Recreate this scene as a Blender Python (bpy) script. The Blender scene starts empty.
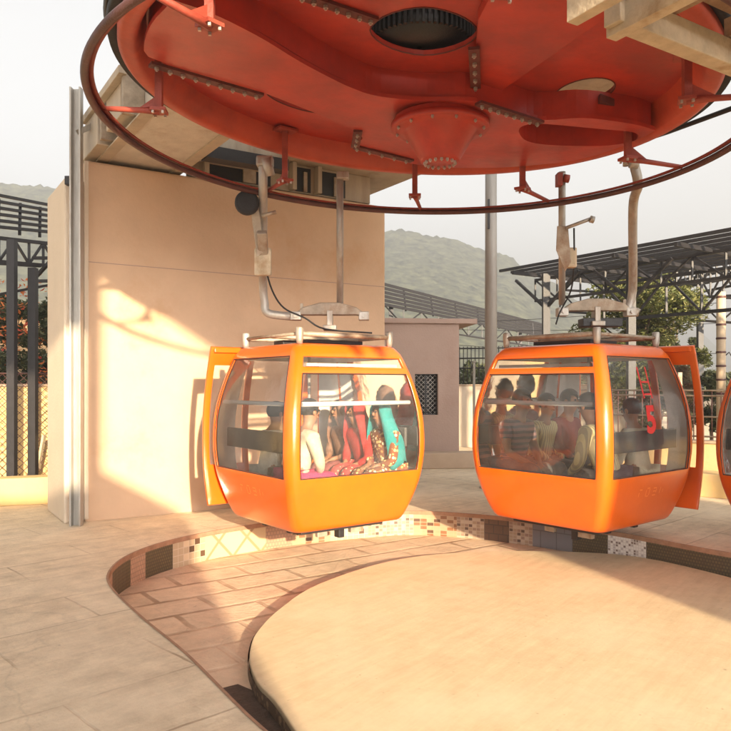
import bpy, bmesh, math, random
from mathutils import Vector, Matrix, noise
random.seed(7)
R = math.radians
scene = bpy.context.scene
COL = scene.collection
F, CX, HY, EYE = 740.0, 365.5, 384.0, 1.6

# ------------------------------------------------------------ measuring helpers
def P(u, v, Y):
    return Vector(((u-CX)/F*Y, Y, EYE+(HY-v)/F*Y))
def G(u, v, Z=0.0):
    Y = (Z-EYE)*F/(HY-v)
    return Vector(((u-CX)/F*Y, Y, Z))

# ------------------------------------------------------------ materials
def newmat(name):
    m = bpy.data.materials.new(name); m.use_nodes = True
    nt = m.node_tree; b = nt.nodes['Principled BSDF']
    return m, nt, b
def rgba(c): return (c[0], c[1], c[2], 1)
def mat(name, c, rough=.6, metal=0, var=.25, scale=6, bump=.15, bscale=60, c2=None, coat=0, spec=.5, stain=None, streak=False, bdist=.02):
    m, nt, b = newmat(name)
    N, L = nt.nodes, nt.links
    tc = N.new('ShaderNodeTexCoord')
    mp = N.new('ShaderNodeMapping'); L.new(tc.outputs['Object'], mp.inputs[0])
    if streak: mp.inputs['Scale'].default_value = (1, 1, .18)
    n1 = N.new('ShaderNodeTexNoise'); n1.inputs['Scale'].default_value = scale; n1.inputs['Detail'].default_value = 6; n1.inputs['Roughness'].default_value = .65
    L.new(mp.outputs[0], n1.inputs['Vector'])
    cr = N.new('ShaderNodeValToRGB')
    cr.color_ramp.elements[0].position = .3; cr.color_ramp.elements[1].position = .7
    d = c2 or tuple(x*(1-var) for x in c)
    cr.color_ramp.elements[0].color = rgba(d); cr.color_ramp.elements[1].color = rgba(c)
    L.new(n1.outputs[0], cr.inputs[0])
    out = cr.outputs[0]
    if stain:
        n3 = N.new('ShaderNodeTexNoise'); n3.inputs['Scale'].default_value = scale*.35; n3.inputs['Detail'].default_value = 9; n3.inputs['Roughness'].default_value = .7
        L.new(mp.outputs[0], n3.inputs['Vector'])
        r3 = N.new('ShaderNodeValToRGB'); r3.color_ramp.elements[0].position = .52; r3.color_ramp.elements[1].position = .68
        L.new(n3.outputs[0], r3.inputs[0])
        mx = N.new('ShaderNodeMix'); mx.data_type = 'RGBA'
        L.new(r3.outputs[0], mx.inputs[0]); L.new(out, mx.inputs[6]); mx.inputs[7].default_value = rgba(stain)
        out = mx.outputs[2]
    L.new(out, b.inputs['Base Color'])
    b.inputs['Roughness'].default_value = rough; b.inputs['Metallic'].default_value = metal
    b.inputs['Specular IOR Level'].default_value = spec
    if coat: b.inputs['Coat Weight'].default_value = coat; b.inputs['Coat Roughness'].default_value = .12
    if bump:
        n2 = N.new('ShaderNodeTexNoise'); n2.inputs['Scale'].default_value = bscale; n2.inputs['Detail'].default_value = 4
        L.new(mp.outputs[0], n2.inputs['Vector'])
        bp = N.new('ShaderNodeBump'); bp.inputs['Strength'].default_value = bump; bp.inputs['Distance'].default_value = bdist
        L.new(n2.outputs[0], bp.inputs['Height']); L.new(bp.outputs[0], b.inputs['Normal'])
    return m

def paver_mat(name, c1, c2, joint, bw, bh, rot, mortar=.012, rough=.75, stain=None, off=.5, jstr=.5, big=.5, bumpd=.02, streaky=0, lo=.62):
    m, nt, b = newmat(name); N, L = nt.nodes, nt.links
    tc = N.new('ShaderNodeTexCoord'); mp = N.new('ShaderNodeMapping'); mp.inputs['Rotation'].default_value = (0, 0, rot)
    L.new(tc.outputs['Object'], mp.inputs[0])
    # slightly wavy coordinates so the joints are not ruler straight
    nw = N.new('ShaderNodeTexNoise'); nw.inputs['Scale'].default_value = 3; L.new(mp.outputs[0], nw.inputs['Vector'])
    vm = N.new('ShaderNodeVectorMath'); vm.operation = 'SCALE'; vm.inputs['Scale'].default_value = .03
    L.new(nw.outputs['Color'], vm.inputs[0])
    va = N.new('ShaderNodeVectorMath'); L.new(mp.outputs[0], va.inputs[0]); L.new(vm.outputs[0], va.inputs[1])
    br = N.new('ShaderNodeTexBrick'); L.new(va.outputs[0], br.inputs['Vector'])
    br.inputs['Scale'].default_value = 1; br.inputs['Brick Width'].default_value = bw; br.inputs['Row Height'].default_value = bh
    br.inputs['Mortar Size'].default_value = mortar; br.inputs['Mortar Smooth'].default_value = .6; br.offset = off
    br.inputs['Color1'].default_value = rgba(c1); br.inputs['Color2'].default_value = rgba(c2); br.inputs['Mortar'].default_value = rgba(joint)
    n1 = N.new('ShaderNodeTexNoise'); n1.inputs['Scale'].default_value = 5; n1.inputs['Detail'].default_value = 10; n1.inputs['Roughness'].default_value = .72
    L.new(mp.outputs[0], n1.inputs['Vector'])
    cr = N.new('ShaderNodeValToRGB'); cr.color_ramp.elements[0].position = .28; cr.color_ramp.elements[1].position = .72
    cr.color_ramp.elements[0].color = (lo, lo*.98, lo*.96, 1); cr.color_ramp.elements[1].color = (1.06, 1.06, 1.06, 1)
    L.new(n1.outputs[0], cr.inputs[0])
    mx = N.new('ShaderNodeMix'); mx.data_type = 'RGBA'; mx.blend_type = 'MULTIPLY'; mx.inputs[0].default_value = .9
    # fade joints where dust has filled them
    nj = N.new('ShaderNodeTexNoise'); nj.inputs['Scale'].default_value = 1.7; nj.inputs['Detail'].default_value = 6; L.new(mp.outputs[0], nj.inputs['Vector'])
    rj = N.new('ShaderNodeMapRange'); rj.inputs[1].default_value = .35; rj.inputs[2].default_value = .65; rj.inputs[3].default_value = jstr; rj.inputs[4].default_value = 0
    L.new(nj.outputs[0], rj.inputs[0])
    mj = N.new('ShaderNodeMix'); mj.data_type = 'RGBA'; L.new(rj.outputs[0], mj.inputs[0])
    inv = rj
    flat = N.new('ShaderNodeRGB'); flat.outputs[0].default_value = rgba([(a+d)/2 for a, d in zip(c1, c2)])
    L.new(flat.outputs[0], mj.inputs[6]); L.new(br.outputs[0], mj.inputs[7])
    L.new(mj.outputs[2], mx.inputs[6]); L.new(cr.outputs[0], mx.inputs[7])
    out = mx.outputs[2]
    if streaky:
        ms = N.new('ShaderNodeMapping'); ms.inputs['Scale'].default_value = (1.3, 14, 1); L.new(mp.outputs[0], ms.inputs[0])
        ns = N.new('ShaderNodeTexNoise'); ns.inputs['Scale'].default_value = 1; ns.inputs['Detail'].default_value = 10; ns.inputs['Roughness'].default_value = .75; L.new(ms.outputs[0], ns.inputs['Vector'])
        rs = N.new('ShaderNodeValToRGB'); rs.color_ramp.elements[0].position = .36; rs.color_ramp.elements[1].position = .60; rs.color_ramp.elements[0].color = (.66, .60, .54, 1); rs.color_ramp.elements[1].color = (1.03, 1.03, 1.03, 1)
        L.new(ns.outputs[0], rs.inputs[0]); mq = N.new('ShaderNodeMix'); mq.data_type = 'RGBA'; mq.blend_type = 'MULTIPLY'; mq.inputs[0].default_value = streaky
        L.new(out, mq.inputs[6]); L.new(rs.outputs[0], mq.inputs[7]); out = mq.outputs[2]
    if stain:
        n3 = N.new('ShaderNodeTexNoise'); n3.inputs['Scale'].default_value = big; n3.inputs['Detail'].default_value = 8; n3.inputs['Roughness'].default_value = .65
        L.new(mp.outputs[0], n3.inputs['Vector'])
        r3 = N.new('ShaderNodeMapRange'); r3.inputs[1].default_value = .45; r3.inputs[2].default_value = .7; L.new(n3.outputs[0], r3.inputs[0])
        r3.inputs[4].default_value = .6; m3 = N.new('ShaderNodeMix'); m3.data_type = 'RGBA'; L.new(r3.outputs[0], m3.inputs[0]); L.new(out, m3.inputs[6]); m3.inputs[7].default_value = rgba(stain); out = m3.outputs[2]
    # hairline cracks
    vc = N.new('ShaderNodeTexVoronoi'); vc.feature = 'DISTANCE_TO_EDGE'; vc.inputs['Scale'].default_value = .55
    wv = N.new('ShaderNodeVectorMath'); wv.operation = 'SCALE'; wv.inputs['Scale'].default_value = .35
    nv = N.new('ShaderNodeTexNoise'); nv.inputs['Scale'].default_value = 2.2; nv.inputs['Detail'].default_value = 7; L.new(mp.outputs[0], nv.inputs['Vector']); L.new(nv.outputs['Color'], wv.inputs[0])
    av = N.new('ShaderNodeVectorMath'); L.new(mp.outputs[0], av.inputs[0]); L.new(wv.outputs[0], av.inputs[1]); L.new(av.outputs[0], vc.inputs['Vector'])
    rc_ = N.new('ShaderNodeMapRange'); rc_.inputs[1].default_value = 0; rc_.inputs[2].default_value = .006; rc_.inputs[3].default_value = .22 if lo < .8 else .07; rc_.inputs[4].default_value = 0; L.new(vc.outputs['Distance'], rc_.inputs[0])
    mc_ = N.new('ShaderNodeMix'); mc_.data_type = 'RGBA'; L.new(rc_.outputs[0], mc_.inputs[0]); L.new(out, mc_.inputs[6]); mc_.inputs[7].default_value = rgba([x*.4 for x in c1]); out = mc_.outputs[2]
    # dark specks
    n4 = N.new('ShaderNodeTexNoise'); n4.inputs['Scale'].default_value = 22; n4.inputs['Detail'].default_value = 3; L.new(mp.outputs[0], n4.inputs['Vector'])
    r4 = N.new('ShaderNodeMapRange'); r4.inputs[1].default_value = .7; r4.inputs[2].default_value = .78; r4.inputs[4].default_value = .55; L.new(n4.outputs[0], r4.inputs[0])
    m4 = N.new('ShaderNodeMix'); m4.data_type = 'RGBA'; L.new(r4.outputs[0], m4.inputs[0]); L.new(out, m4.inputs[6]); m4.inputs[7].default_value = rgba([x*.35 for x in c1]); out = m4.outputs[2]
    L.new(out, b.inputs['Base Color']); b.inputs['Roughness'].default_value = rough; b.inputs['Specular IOR Level'].default_value = .35
    n2 = N.new('ShaderNodeTexNoise'); n2.inputs['Scale'].default_value = 35; n2.inputs['Detail'].default_value = 6; L.new(mp.outputs[0], n2.inputs['Vector'])
    ma = N.new('ShaderNodeMath'); ma.operation = 'MULTIPLY_ADD'; L.new(br.outputs['Fac'], ma.inputs[0]); ma.inputs[1].default_value = -1 if jstr > .5 else 0; L.new(n2.outputs[0], ma.inputs[2])
    bp = N.new('ShaderNodeBump'); bp.inputs['Strength'].default_value = .35; bp.inputs['Distance'].default_value = bumpd
    L.new(ma.outputs[0], bp.inputs['Height']); L.new(bp.outputs[0], b.inputs['Normal'])
    return m

def glass_mat(name, tint=(.97, .98, .98), dust=.05, base=.005):
    m, nt, b = newmat(name); N, L = nt.nodes, nt.links; N.remove(b)
    out = N['Material Output']
    tr = N.new('ShaderNodeBsdfTransparent'); tr.inputs[0].default_value = rgba(tint)
    gl = N.new('ShaderNodeBsdfGlossy'); gl.inputs['Roughness'].default_value = .03
    fr = N.new('ShaderNodeFresnel'); fr.inputs[0].default_value = 1.55
    ad = N.new('ShaderNodeMath'); ad.operation = 'ADD'; ad.inputs[1].default_value = base; L.new(fr.outputs[0], ad.inputs[0])
    mx = N.new('ShaderNodeMixShader'); L.new(ad.outputs[0], mx.inputs[0]); L.new(tr.outputs[0], mx.inputs[1]); L.new(gl.outputs[0], mx.inputs[2])
    df = N.new('ShaderNodeBsdfDiffuse'); df.inputs[0].default_value = (.6, .6, .58, 1)
    tc = N.new('ShaderNodeTexCoord'); nz = N.new('ShaderNodeTexNoise'); nz.inputs['Scale'].default_value = 4; nz.inputs['Detail'].default_value = 8; L.new(tc.outputs['Object'], nz.inputs['Vector'])
    bp = N.new('ShaderNodeBump'); bp.inputs['Strength'].default_value = .06; bp.inputs['Distance'].default_value = .05
    L.new(nz.outputs[0], bp.inputs['Height']); L.new(bp.outputs[0], gl.inputs['Normal'])
    mr = N.new('ShaderNodeMapRange'); mr.inputs[1].default_value = .3; mr.inputs[2].default_value = .7; mr.inputs[3].default_value = dust*.4; mr.inputs[4].default_value = dust*1.5
    L.new(nz.outputs[0], mr.inputs[0])
    m2 = N.new('ShaderNodeMixShader'); L.new(mr.outputs[0], m2.inputs[0]); L.new(mx.outputs[0], m2.inputs[1]); L.new(df.outputs[0], m2.inputs[2])
    L.new(m2.outputs[0], out.inputs[0])
    return m

def leaf_mat(name, cols, trans=.35):
    m, nt, b = newmat(name); N, L = nt.nodes, nt.links
    oi = N.new('ShaderNodeNewGeometry'); cr = N.new('ShaderNodeValToRGB')
    els = cr.color_ramp.elements
    els[0].color = rgba(cols[0]); els[1].color = rgba(cols[-1])
    for i, c in enumerate(cols[1:-1]):
        e = els.new((i+1)/(len(cols)-1)); e.color = rgba(c)
    L.new(oi.outputs['Random Per Island'], cr.inputs[0]); L.new(cr.outputs[0], b.inputs['Base Color'])
    b.inputs['Roughness'].default_value = .6
    tl = N.new('ShaderNodeBsdfTranslucent'); L.new(cr.outputs[0], tl.inputs[0])
    mx = N.new('ShaderNodeMixShader'); mx.inputs[0].default_value = trans
    L.new(b.outputs[0], mx.inputs[1]); L.new(tl.outputs[0], mx.inputs[2]); L.new(mx.outputs[0], N['Material Output'].inputs[0])
    return m

def stripe_mat(name, c1, c2, freq, axis='Z', rough=.85, wob=.3, third=None):
    m, nt, b = newmat(name); N, L = nt.nodes, nt.links
    tc = N.new('ShaderNodeTexCoord'); w = N.new('ShaderNodeTexWave'); w.wave_type = 'BANDS'; w.bands_direction = axis
    w.inputs['Scale'].default_value = freq; w.inputs['Distortion'].default_value = wob; L.new(tc.outputs['Object'], w.inputs['Vector'])
    cr = N.new('ShaderNodeValToRGB'); cr.color_ramp.elements[0].position = .42; cr.color_ramp.elements[1].position = .55
    cr.color_ramp.elements[0].color = rgba(c1); cr.color_ramp.elements[1].color = rgba(c2); L.new(w.outputs[0], cr.inputs[0])
    L.new(cr.outputs[0], b.inputs['Base Color']); b.inputs['Roughness'].default_value = rough
    return m
def spot_mat(name, base, cols, scale=30, thr=.5):
    m, nt, b = newmat(name); N, L = nt.nodes, nt.links
    tc = N.new('ShaderNodeTexCoord'); v = N.new('ShaderNodeTexVoronoi'); v.inputs['Scale'].default_value = scale; L.new(tc.outputs['Object'], v.inputs['Vector'])
    cr = N.new('ShaderNodeValToRGB'); cr.color_ramp.interpolation = 'CONSTANT'
    els = cr.color_ramp.elements; els[0].color = rgba(cols[0]); els[1].position = 1/len(cols); els[1].color = rgba(cols[1 % len(cols)])
    for i, c in enumerate(cols[2:]): e = els.new((i+2)/len(cols)); e.color = rgba(c)
    sp = N.new('ShaderNodeSeparateColor'); L.new(v.outputs['Color'], sp.inputs[0]); L.new(sp.outputs[0], cr.inputs[0])
    st = N.new('ShaderNodeMath'); st.operation = 'LESS_THAN'; st.inputs[1].default_value = thr*.8; L.new(v.outputs['Distance'], st.inputs[0])
    mx = N.new('ShaderNodeMix'); mx.data_type = 'RGBA'; L.new(st.outputs[0], mx.inputs[0]); mx.inputs[6].default_value = rgba(base); L.new(cr.outputs[0], mx.inputs[7])
    L.new(mx.outputs[2], b.inputs['Base Color']); b.inputs['Roughness'].default_value = .85
    return m
def tile_mat(name, c1, c2, grout, w, h, kind='brick', bias=0):
    m, nt, b = newmat(name); N, L = nt.nodes, nt.links
    uv = N.new('ShaderNodeUVMap'); 
    if kind == 'checker':
        t = N.new('ShaderNodeTexChecker'); t.inputs['Scale'].default_value = 1/w
        t.inputs[1].default_value = rgba(c1); t.inputs[2].default_value = rgba(c2); L.new(uv.outputs[0], t.inputs[0]); L.new(t.outputs[0], b.inputs['Base Color'])
    elif kind == 'cells':
        vm = N.new('ShaderNodeVectorMath'); vm.operation = 'MULTIPLY'; vm.inputs[1].default_value = (1/w, 1/h, 1); L.new(uv.outputs[0], vm.inputs[0])
        vf = N.new('ShaderNodeVectorMath'); vf.operation = 'FLOOR'; L.new(vm.outputs[0], vf.inputs[0])
        wn = N.new('ShaderNodeTexWhiteNoise'); L.new(vf.outputs[0], wn.inputs['Vector'])
        cr = N.new('ShaderNodeValToRGB'); cr.color_ramp.interpolation = 'CONSTANT'; els = cr.color_ramp.elements
        cols = c1; els[0].color = rgba(cols[0][1]); els[1].position = cols[1][0]; els[1].color = rgba(cols[1][1])
        for p_, c_ in cols[2:]: e = els.new(p_); e.color = rgba(c_)
        L.new(wn.outputs['Value'], cr.inputs[0])
        t = N.new('ShaderNodeTexBrick'); t.offset = 0; t.inputs['Scale'].default_value = 1; t.inputs['Brick Width'].default_value = w; t.inputs['Row Height'].default_value = h; t.inputs['Mortar Size'].default_value = .0035; L.new(uv.outputs[0], t.inputs[0])
        mx = N.new('ShaderNodeMix'); mx.data_type = 'RGBA'; L.new(t.outputs['Fac'], mx.inputs[0]); L.new(cr.outputs[0], mx.inputs[6]); mx.inputs[7].default_value = rgba(grout); L.new(mx.outputs[2], b.inputs['Base Color'])
    elif kind == 'cross':
        mp = N.new('ShaderNodeMapping'); mp.inputs['Rotation'].default_value = (0, 0, R(45)); mp.inputs['Scale'].default_value = (1/w, 1/h, 1)
        L.new(uv.outputs[0], mp.inputs[0])
        t = N.new('ShaderNodeTexBrick'); t.offset = 0; t.inputs['Scale'].default_value = 1; t.inputs['Brick Width'].default_value = 1; t.inputs['Row Height'].default_value = 1
        t.inputs['Mortar Size'].default_value = .06
        t.inputs[1].default_value = rgba(c1); t.inputs[2].default_value = rgba(c2); t.inputs[3].default_value = rgba(grout)
        L.new(mp.outputs[0], t.inputs[0]); L.new(t.outputs[0], b.inputs['Base Color'])
    else:
        t = N.new('ShaderNodeTexBrick'); t.offset = .5 if kind == 'brick' else .37
        t.inputs['Scale'].default_value = 1; t.inputs['Brick Width'].default_value = w; t.inputs['Row Height'].default_value = h
        t.inputs['Mortar Size'].default_value = .006; t.inputs['Bias'].default_value = bias
        t.inputs[1].default_value = rgba(c1); t.inputs[2].default_value = rgba(c2); t.inputs[3].default_value = rgba(grout)
        L.new(uv.outputs[0], t.inputs[0]); L.new(t.outputs[0], b.inputs['Base Color'])
    b.inputs['Roughness'].default_value = .45
    return m

M = {}
M['orange'] = mat('orange_gelcoat', (.74, .125, .005), .28, var=.14, scale=3.5, stain=(.66, .105, .006), bump=.05, bscale=5, coat=.35, bdist=.02)
M['orange_red'] = mat('red_orange_gelcoat', (.55, .07, .012), .35, var=.15, scale=3, bump=.05, bscale=8, coat=.2)
M['wheel'] = mat('red_wheel_paint', (.47, .034, .014), .48, var=.45, scale=2.4, bump=.18, bscale=9, stain=(.24, .020, .010), coat=.1)
M['wheel_rim'] = mat('orange_red_rim_paint', (.50, .066, .024), .5, var=.28, scale=3, bump=.12, bscale=18, stain=(.28, .035, .016))
M['wheel_dark'] = mat('grimy_dark_red_paint', (.13, .022, .014), .6, var=.5, scale=6, bump=.2)
M['ring'] = mat('dark_maroon_steel', (.11, .035, .028), .5, var=.5, scale=8, bump=.3, bscale=90, stain=(.05, .03, .03))
M['bracket'] = mat('rusty_red_steel', (.36, .06, .035), .55, var=.4, scale=10)
M['bolt'] = mat('zinc_bolt', (.55, .48, .42), .38, .7, var=.3, scale=30)
M['galv'] = mat('galvanised_steel', (.50, .47, .42), .48, .45, var=.3, scale=9, stain=(.30, .22, .15), streak=True)
M['galv_rust'] = mat('stained_galvanised_steel', (.44, .36, .27), .6, .3, var=.4, scale=9, stain=(.22, .12, .06))
M['cream_steel'] = mat('dusty_cream_steel', (.50, .42, .32), .7, .0, var=.25, scale=4, stain=(.30, .22, .15), streak=True)
M['pale_steel'] = mat('pale_weathered_plate', (.62, .57, .49), .7, .0, var=.2, scale=5, stain=(.42, .34, .26), streak=True)
M['black'] = mat('black_steel', (.018, .016, .018), .5, var=.4, scale=12)
M['black_rubber'] = mat('black_rubber', (.02, .02, .022), .75, var=.4)
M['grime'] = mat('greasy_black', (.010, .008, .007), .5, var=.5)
M['plaster'] = mat('peach_plaster', (.64, .44, .285), .9, var=.12, scale=2.2, bump=.25, bscale=26, stain=(.55, .345, .20), bdist=.01)
M['plaster_pale'] = mat('pale_plaster', (.66, .55, .42), .9, var=.1, scale=1.5, bump=.2, bscale=30)
M['mauve'] = mat('mauve_plaster', (.37, .26, .21), .9, var=.12, scale=1.5, bump=.2, bscale=30, stain=(.30, .19, .15))
M['yellow_wall'] = mat('yellow_limewash', (.66, .46, .20), .9, var=.14, scale=2, bump=.2, bscale=20, stain=(.58, .42, .24))
M['plinth'] = mat('plinth_plaster', (.46, .34, .24), .9, var=.15, scale=3)
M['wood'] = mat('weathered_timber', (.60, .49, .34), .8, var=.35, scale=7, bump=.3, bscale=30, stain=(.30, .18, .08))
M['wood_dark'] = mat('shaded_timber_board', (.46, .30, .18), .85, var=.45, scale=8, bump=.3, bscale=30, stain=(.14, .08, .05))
M['white_plastic'] = mat('white_rail', (.72, .70, .68), .4, var=.1)
M['seat'] = mat('dark_grey_seat', (.09, .08, .07), .6, var=.3)
M['cabin_floor'] = mat('cabin_floor_rubber', (.16, .14, .12), .8, var=.3)
M['lining'] = mat('cabin_lining', (.66, .52, .42), .6, var=.2)
M['inner'] = mat('pale_cabin_inner_skin', (.72, .68, .62), .6, var=.15)
M['glass'] = glass_mat('cabin_glazing')
M['decal'] = mat('red_decal', (.62, .02, .02), .5, var=.1, bump=0)
M['emboss'] = mat('pale_orange_lettering', (.86, .27, .06), .35, var=.1, bump=0)
M['skin'] = mat('brown_skin', (.33, .155, .08), .55, var=.12, scale=9, bump=0)
M['hair'] = mat('black_hair', (.012, .009, .008), .5, var=.3, scale=40)
M['platform'] = paver_mat('sand_coloured_stone_flags', (.82, .67, .475), (.76, .61, .425), (.38, .27, .17), 1.5, .62, R(-44), mortar=.012, stain=(.85, .71, .52), jstr=.95, big=.9, streaky=.38)
M['channel'] = paver_mat('pink_sandstone_pavers', (.80, .60, .41), (.70, .50, .335), (.36, .23, .14), .74, .42, R(-35), mortar=.034, stain=(.82, .64, .46), jstr=.98, big=.9)
M['island'] = paver_mat('worn_sand_screed', (.68, .54, .34), (.67, .53, .33), (.46, .34, .20), 1.5, 1.15, R(-52), mortar=.005, stain=(.72, .59, .40), jstr=0, big=1.3, bumpd=.004, streaky=.30, lo=.82)
M['soil'] = mat('dry_earth', (.30, .22, .13), .95, var=.3, scale=.05, bump=.3, bscale=2)

# ------------------------------------------------------------ mesh builder
MATS = {}     # object name -> world matrix of things
class MB:
    def __init__(s): s.v = []; s.f = []; s.uv = None; s.sm = []
    def add(s, vs, fs, smooth=False):
        b = len(s.v); s.v += [Vector(x) for x in vs]; s.f += [tuple(b+i for i in f) for f in fs]; s.sm += [smooth]*len(fs); return s
    def box(s, c, size, rz=0, bev=0, rot=None):
        m = Matrix.Translation(c) @ (rot.to_4x4() if rot else Matrix.Rotation(rz, 4, 'Z'))
        x, y, z = [d/2 for d in size]
        if bev:
            bm = bmesh.new(); bmesh.ops.create_cube(bm, size=1)
            for q in bm.verts: q.co = Vector((q.co.x*2*x, q.co.y*2*y, q.co.z*2*z))
            bmesh.ops.bevel(bm, geom=bm.edges[:], offset=min(bev, x*.9, y*.9, z*.9), segments=2, affect='EDGES', profile=.6)
            s.frombm(bm, m); return s
        vs = [m @ Vector((a*x, b*y, d*z)) for a, b, d in ((-1,-1,-1),(1,-1,-1),(1,1,-1),(-1,1,-1),(-1,-1,1),(1,-1,1),(1,1,1),(-1,1,1))]
        s.add(vs, [(0,3,2,1),(4,5,6,7),(0,1,5,4),(1,2,6,5),(2,3,7,6),(3,0,4,7)]); return s
    def frombm(s, bm, m=Matrix.Identity(4), smooth=False):
        bm.verts.ensure_lookup_table(); bm.verts.index_update()
        s.add([m @ q.co for q in bm.verts], [[q.index for q in f.verts] for f in bm.faces], smooth); bm.free(); return s
    def beam(s, a, b, w, h, up=Vector((0, 0, 1)), bev=0):
        a = Vector(a); b = Vector(b); d = (b-a); L = d.length; d.normalize()
        y = up.cross(d)
        if y.length < 1e-4: y = Vector((1, 0, 0)).cross(d)
        y.normalize(); z = d.cross(y)
        m = Matrix((d, y, z)).transposed()
        return s.box((a+b)/2, (L, w, h), rot=m, bev=bev)
    def tube(s, pts, r, n=10, closed=False, caps=True):
        pts = [Vector(p) for p in pts]; k = len(pts); rs = r if isinstance(r, (list, tuple)) else [r]*k
        vs = []; ref = None
        for i, p in enumerate(pts):
            if closed: t = pts[(i+1) % k]-pts[i-1]
            else: t = pts[min(i+1, k-1)]-pts[max(i-1, 0)]
            t.normalize()
            if ref is None: ref = Vector((0, 0, 1)) if abs(t.z) < .9 else Vector((1, 0, 0))
            x = (ref-t*ref.dot(t)).normalized(); y = t.cross(x); ref = x
            vs += [p+(x*math.cos(a)+y*math.sin(a))*rs[i] for a in [2*math.pi*j/n for j in range(n)]]
        fs = []
        for i in range(k if closed else k-1):
            for j in range(n):
                a = i*n+j; b = i*n+(j+1) % n; c = ((i+1) % k)*n+(j+1) % n; d = ((i+1) % k)*n+j; fs.append((a, b, c, d))
        s.add(vs, fs, True)
        if caps and not closed:
            b = len(s.v)-k*n
            s.f += [tuple(b+j for j in range(n))[::-1], tuple(b+(k-1)*n+j for j in range(n))]; s.sm += [False, False]
        return s
    def lathe(s, prof, c=(0, 0, 0), n=64, m=None, smooth=True, a0=0, a1=2*math.pi):
        full = abs(a1-a0-2*math.pi) < 1e-6; k = n if full else n+1; vs = []
        for j in range(k):
            a = a0+(a1-a0)*j/n
            for (r, z) in prof:
                p = Vector((r*math.cos(a), r*math.sin(a), z)); vs.append((m @ p if m else p)+Vector(c))
        q = len(prof); fs = []
        for j in range(n):
            for i in range(q-1):
                a = j*q+i; b = ((j+1) % k)*q+i; fs.append((a, b, b+1, a+1))
        s.add(vs, fs, smooth); return s
    def plate(s, outline, holes, f0, f1):
        """flat polygon with holes between two height functions f(x,y)"""
        from mathutils.geometry import tessellate_polygon
        loops = [outline]+holes
        polys = [[Vector((p[0], p[1], 0)) for p in l] for l in loops]
        tris = tessellate_polygon(polys); flat = [p for l in polys for p in l]; n = len(flat)
        vs = [Vector((p.x, p.y, f0(p.x, p.y))) for p in flat]+[Vector((p.x, p.y, f1(p.x, p.y))) for p in flat]
        fs = [t for t in tris]+[(t[0]+n, t[2]+n, t[1]+n) for t in tris]
        k = 0
        for l in loops:
            q = len(l)
            for i in range(q): a = k+i; b = k+(i+1) % q; fs.append((a, b, b+n, a+n))
            k += q
        s.add(vs, fs); return s
    def map(s, fn): s.v = [fn(p) for p in s.v]; return s
    def build(s, name, m, parent=None, world=True, bevel=0, solid=0, fixn=True, smooth=None, angle=None):
        vs = s.v
        if parent is not None and world:
            inv = MATS[parent.name].inverted(); vs = [inv @ p for p in s.v]
        me = bpy.data.meshes.new(name); me.from_pydata(vs, [], s.f); me.update()
        if fixn:
            bm = bmesh.new(); bm.from_mesh(me); bmesh.ops.recalc_face_normals(bm, faces=bm.faces); bm.to_mesh(me); bm.free()
        for i, p in enumerate(me.polygons): p.use_smooth = s.sm[i] if smooth is None else smooth
        me.materials.append(m if not isinstance(m, str) else M[m])
        o = bpy.data.objects.new(name, me); COL.objects.link(o)
        if parent is not None: o.parent = parent; MATS[o.name] = MATS[parent.name]
        else: MATS[o.name] = Matrix.Identity(4)
        if solid: q = o.modifiers.new('thick', 'SOLIDIFY'); q.thickness = solid; q.offset = 0
        if bevel:
            q = o.modifiers.new('bevel', 'BEVEL'); q.width = bevel; q.segments = 2; q.limit_method = 'ANGLE'; q.angle_limit = R(35)
        return o
def tag(o, label=None, cat=None, group=None, kind=None):
    if label: o['label'] = label
    if cat: o['category'] = cat
    if group: o['group'] = group
    if kind: o['kind'] = kind
    return o
def thing(name, loc, label, cat, rz=0, group=None):
    o = bpy.data.objects.new(name, None); COL.objects.link(o); o.location = loc; o.rotation_euler = (0, 0, rz)
    MATS[o.name] = Matrix.Translation(loc) @ Matrix.Rotation(rz, 4, 'Z'); o.empty_display_size = .2
    return tag(o, label, cat, group)
def copy_tree(o, parent=None):
    c = o.copy(); COL.objects.link(c)
    if parent: c.parent = parent
    MATS[c.name] = MATS[o.name]
    for ch in list(o.children): copy_tree(ch, c)
    return c
def smooth_loop(pts, n=6):
    out = []; k = len(pts)
    for i in range(k):
        p0, p1, p2, p3 = [Vector(pts[(i+j-1) % k]) for j in range(4)]
        for t in [j/n for j in range(n)]:
            out.append(.5*((2*p1)+(-p0+p2)*t+(2*p0-5*p1+4*p2-p3)*t*t+(-p0+3*p1-3*p2+p3)*t**3))
    return out
def smooth_open(pts, n=6):
    pts = [Vector(p) for p in pts]; q = [pts[0]*2-pts[1]]+pts+[pts[-1]*2-pts[-2]]; out = []
    for i in range(1, len(q)-2):
        p0, p1, p2, p3 = q[i-1:i+3]
        for t in [j/n for j in range(n)]:
            out.append(.5*((2*p1)+(-p0+p2)*t+(2*p0-5*p1+4*p2-p3)*t*t+(-p0+3*p1-3*p2+p3)*t**3))
    return out+[pts[-1]]

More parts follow.
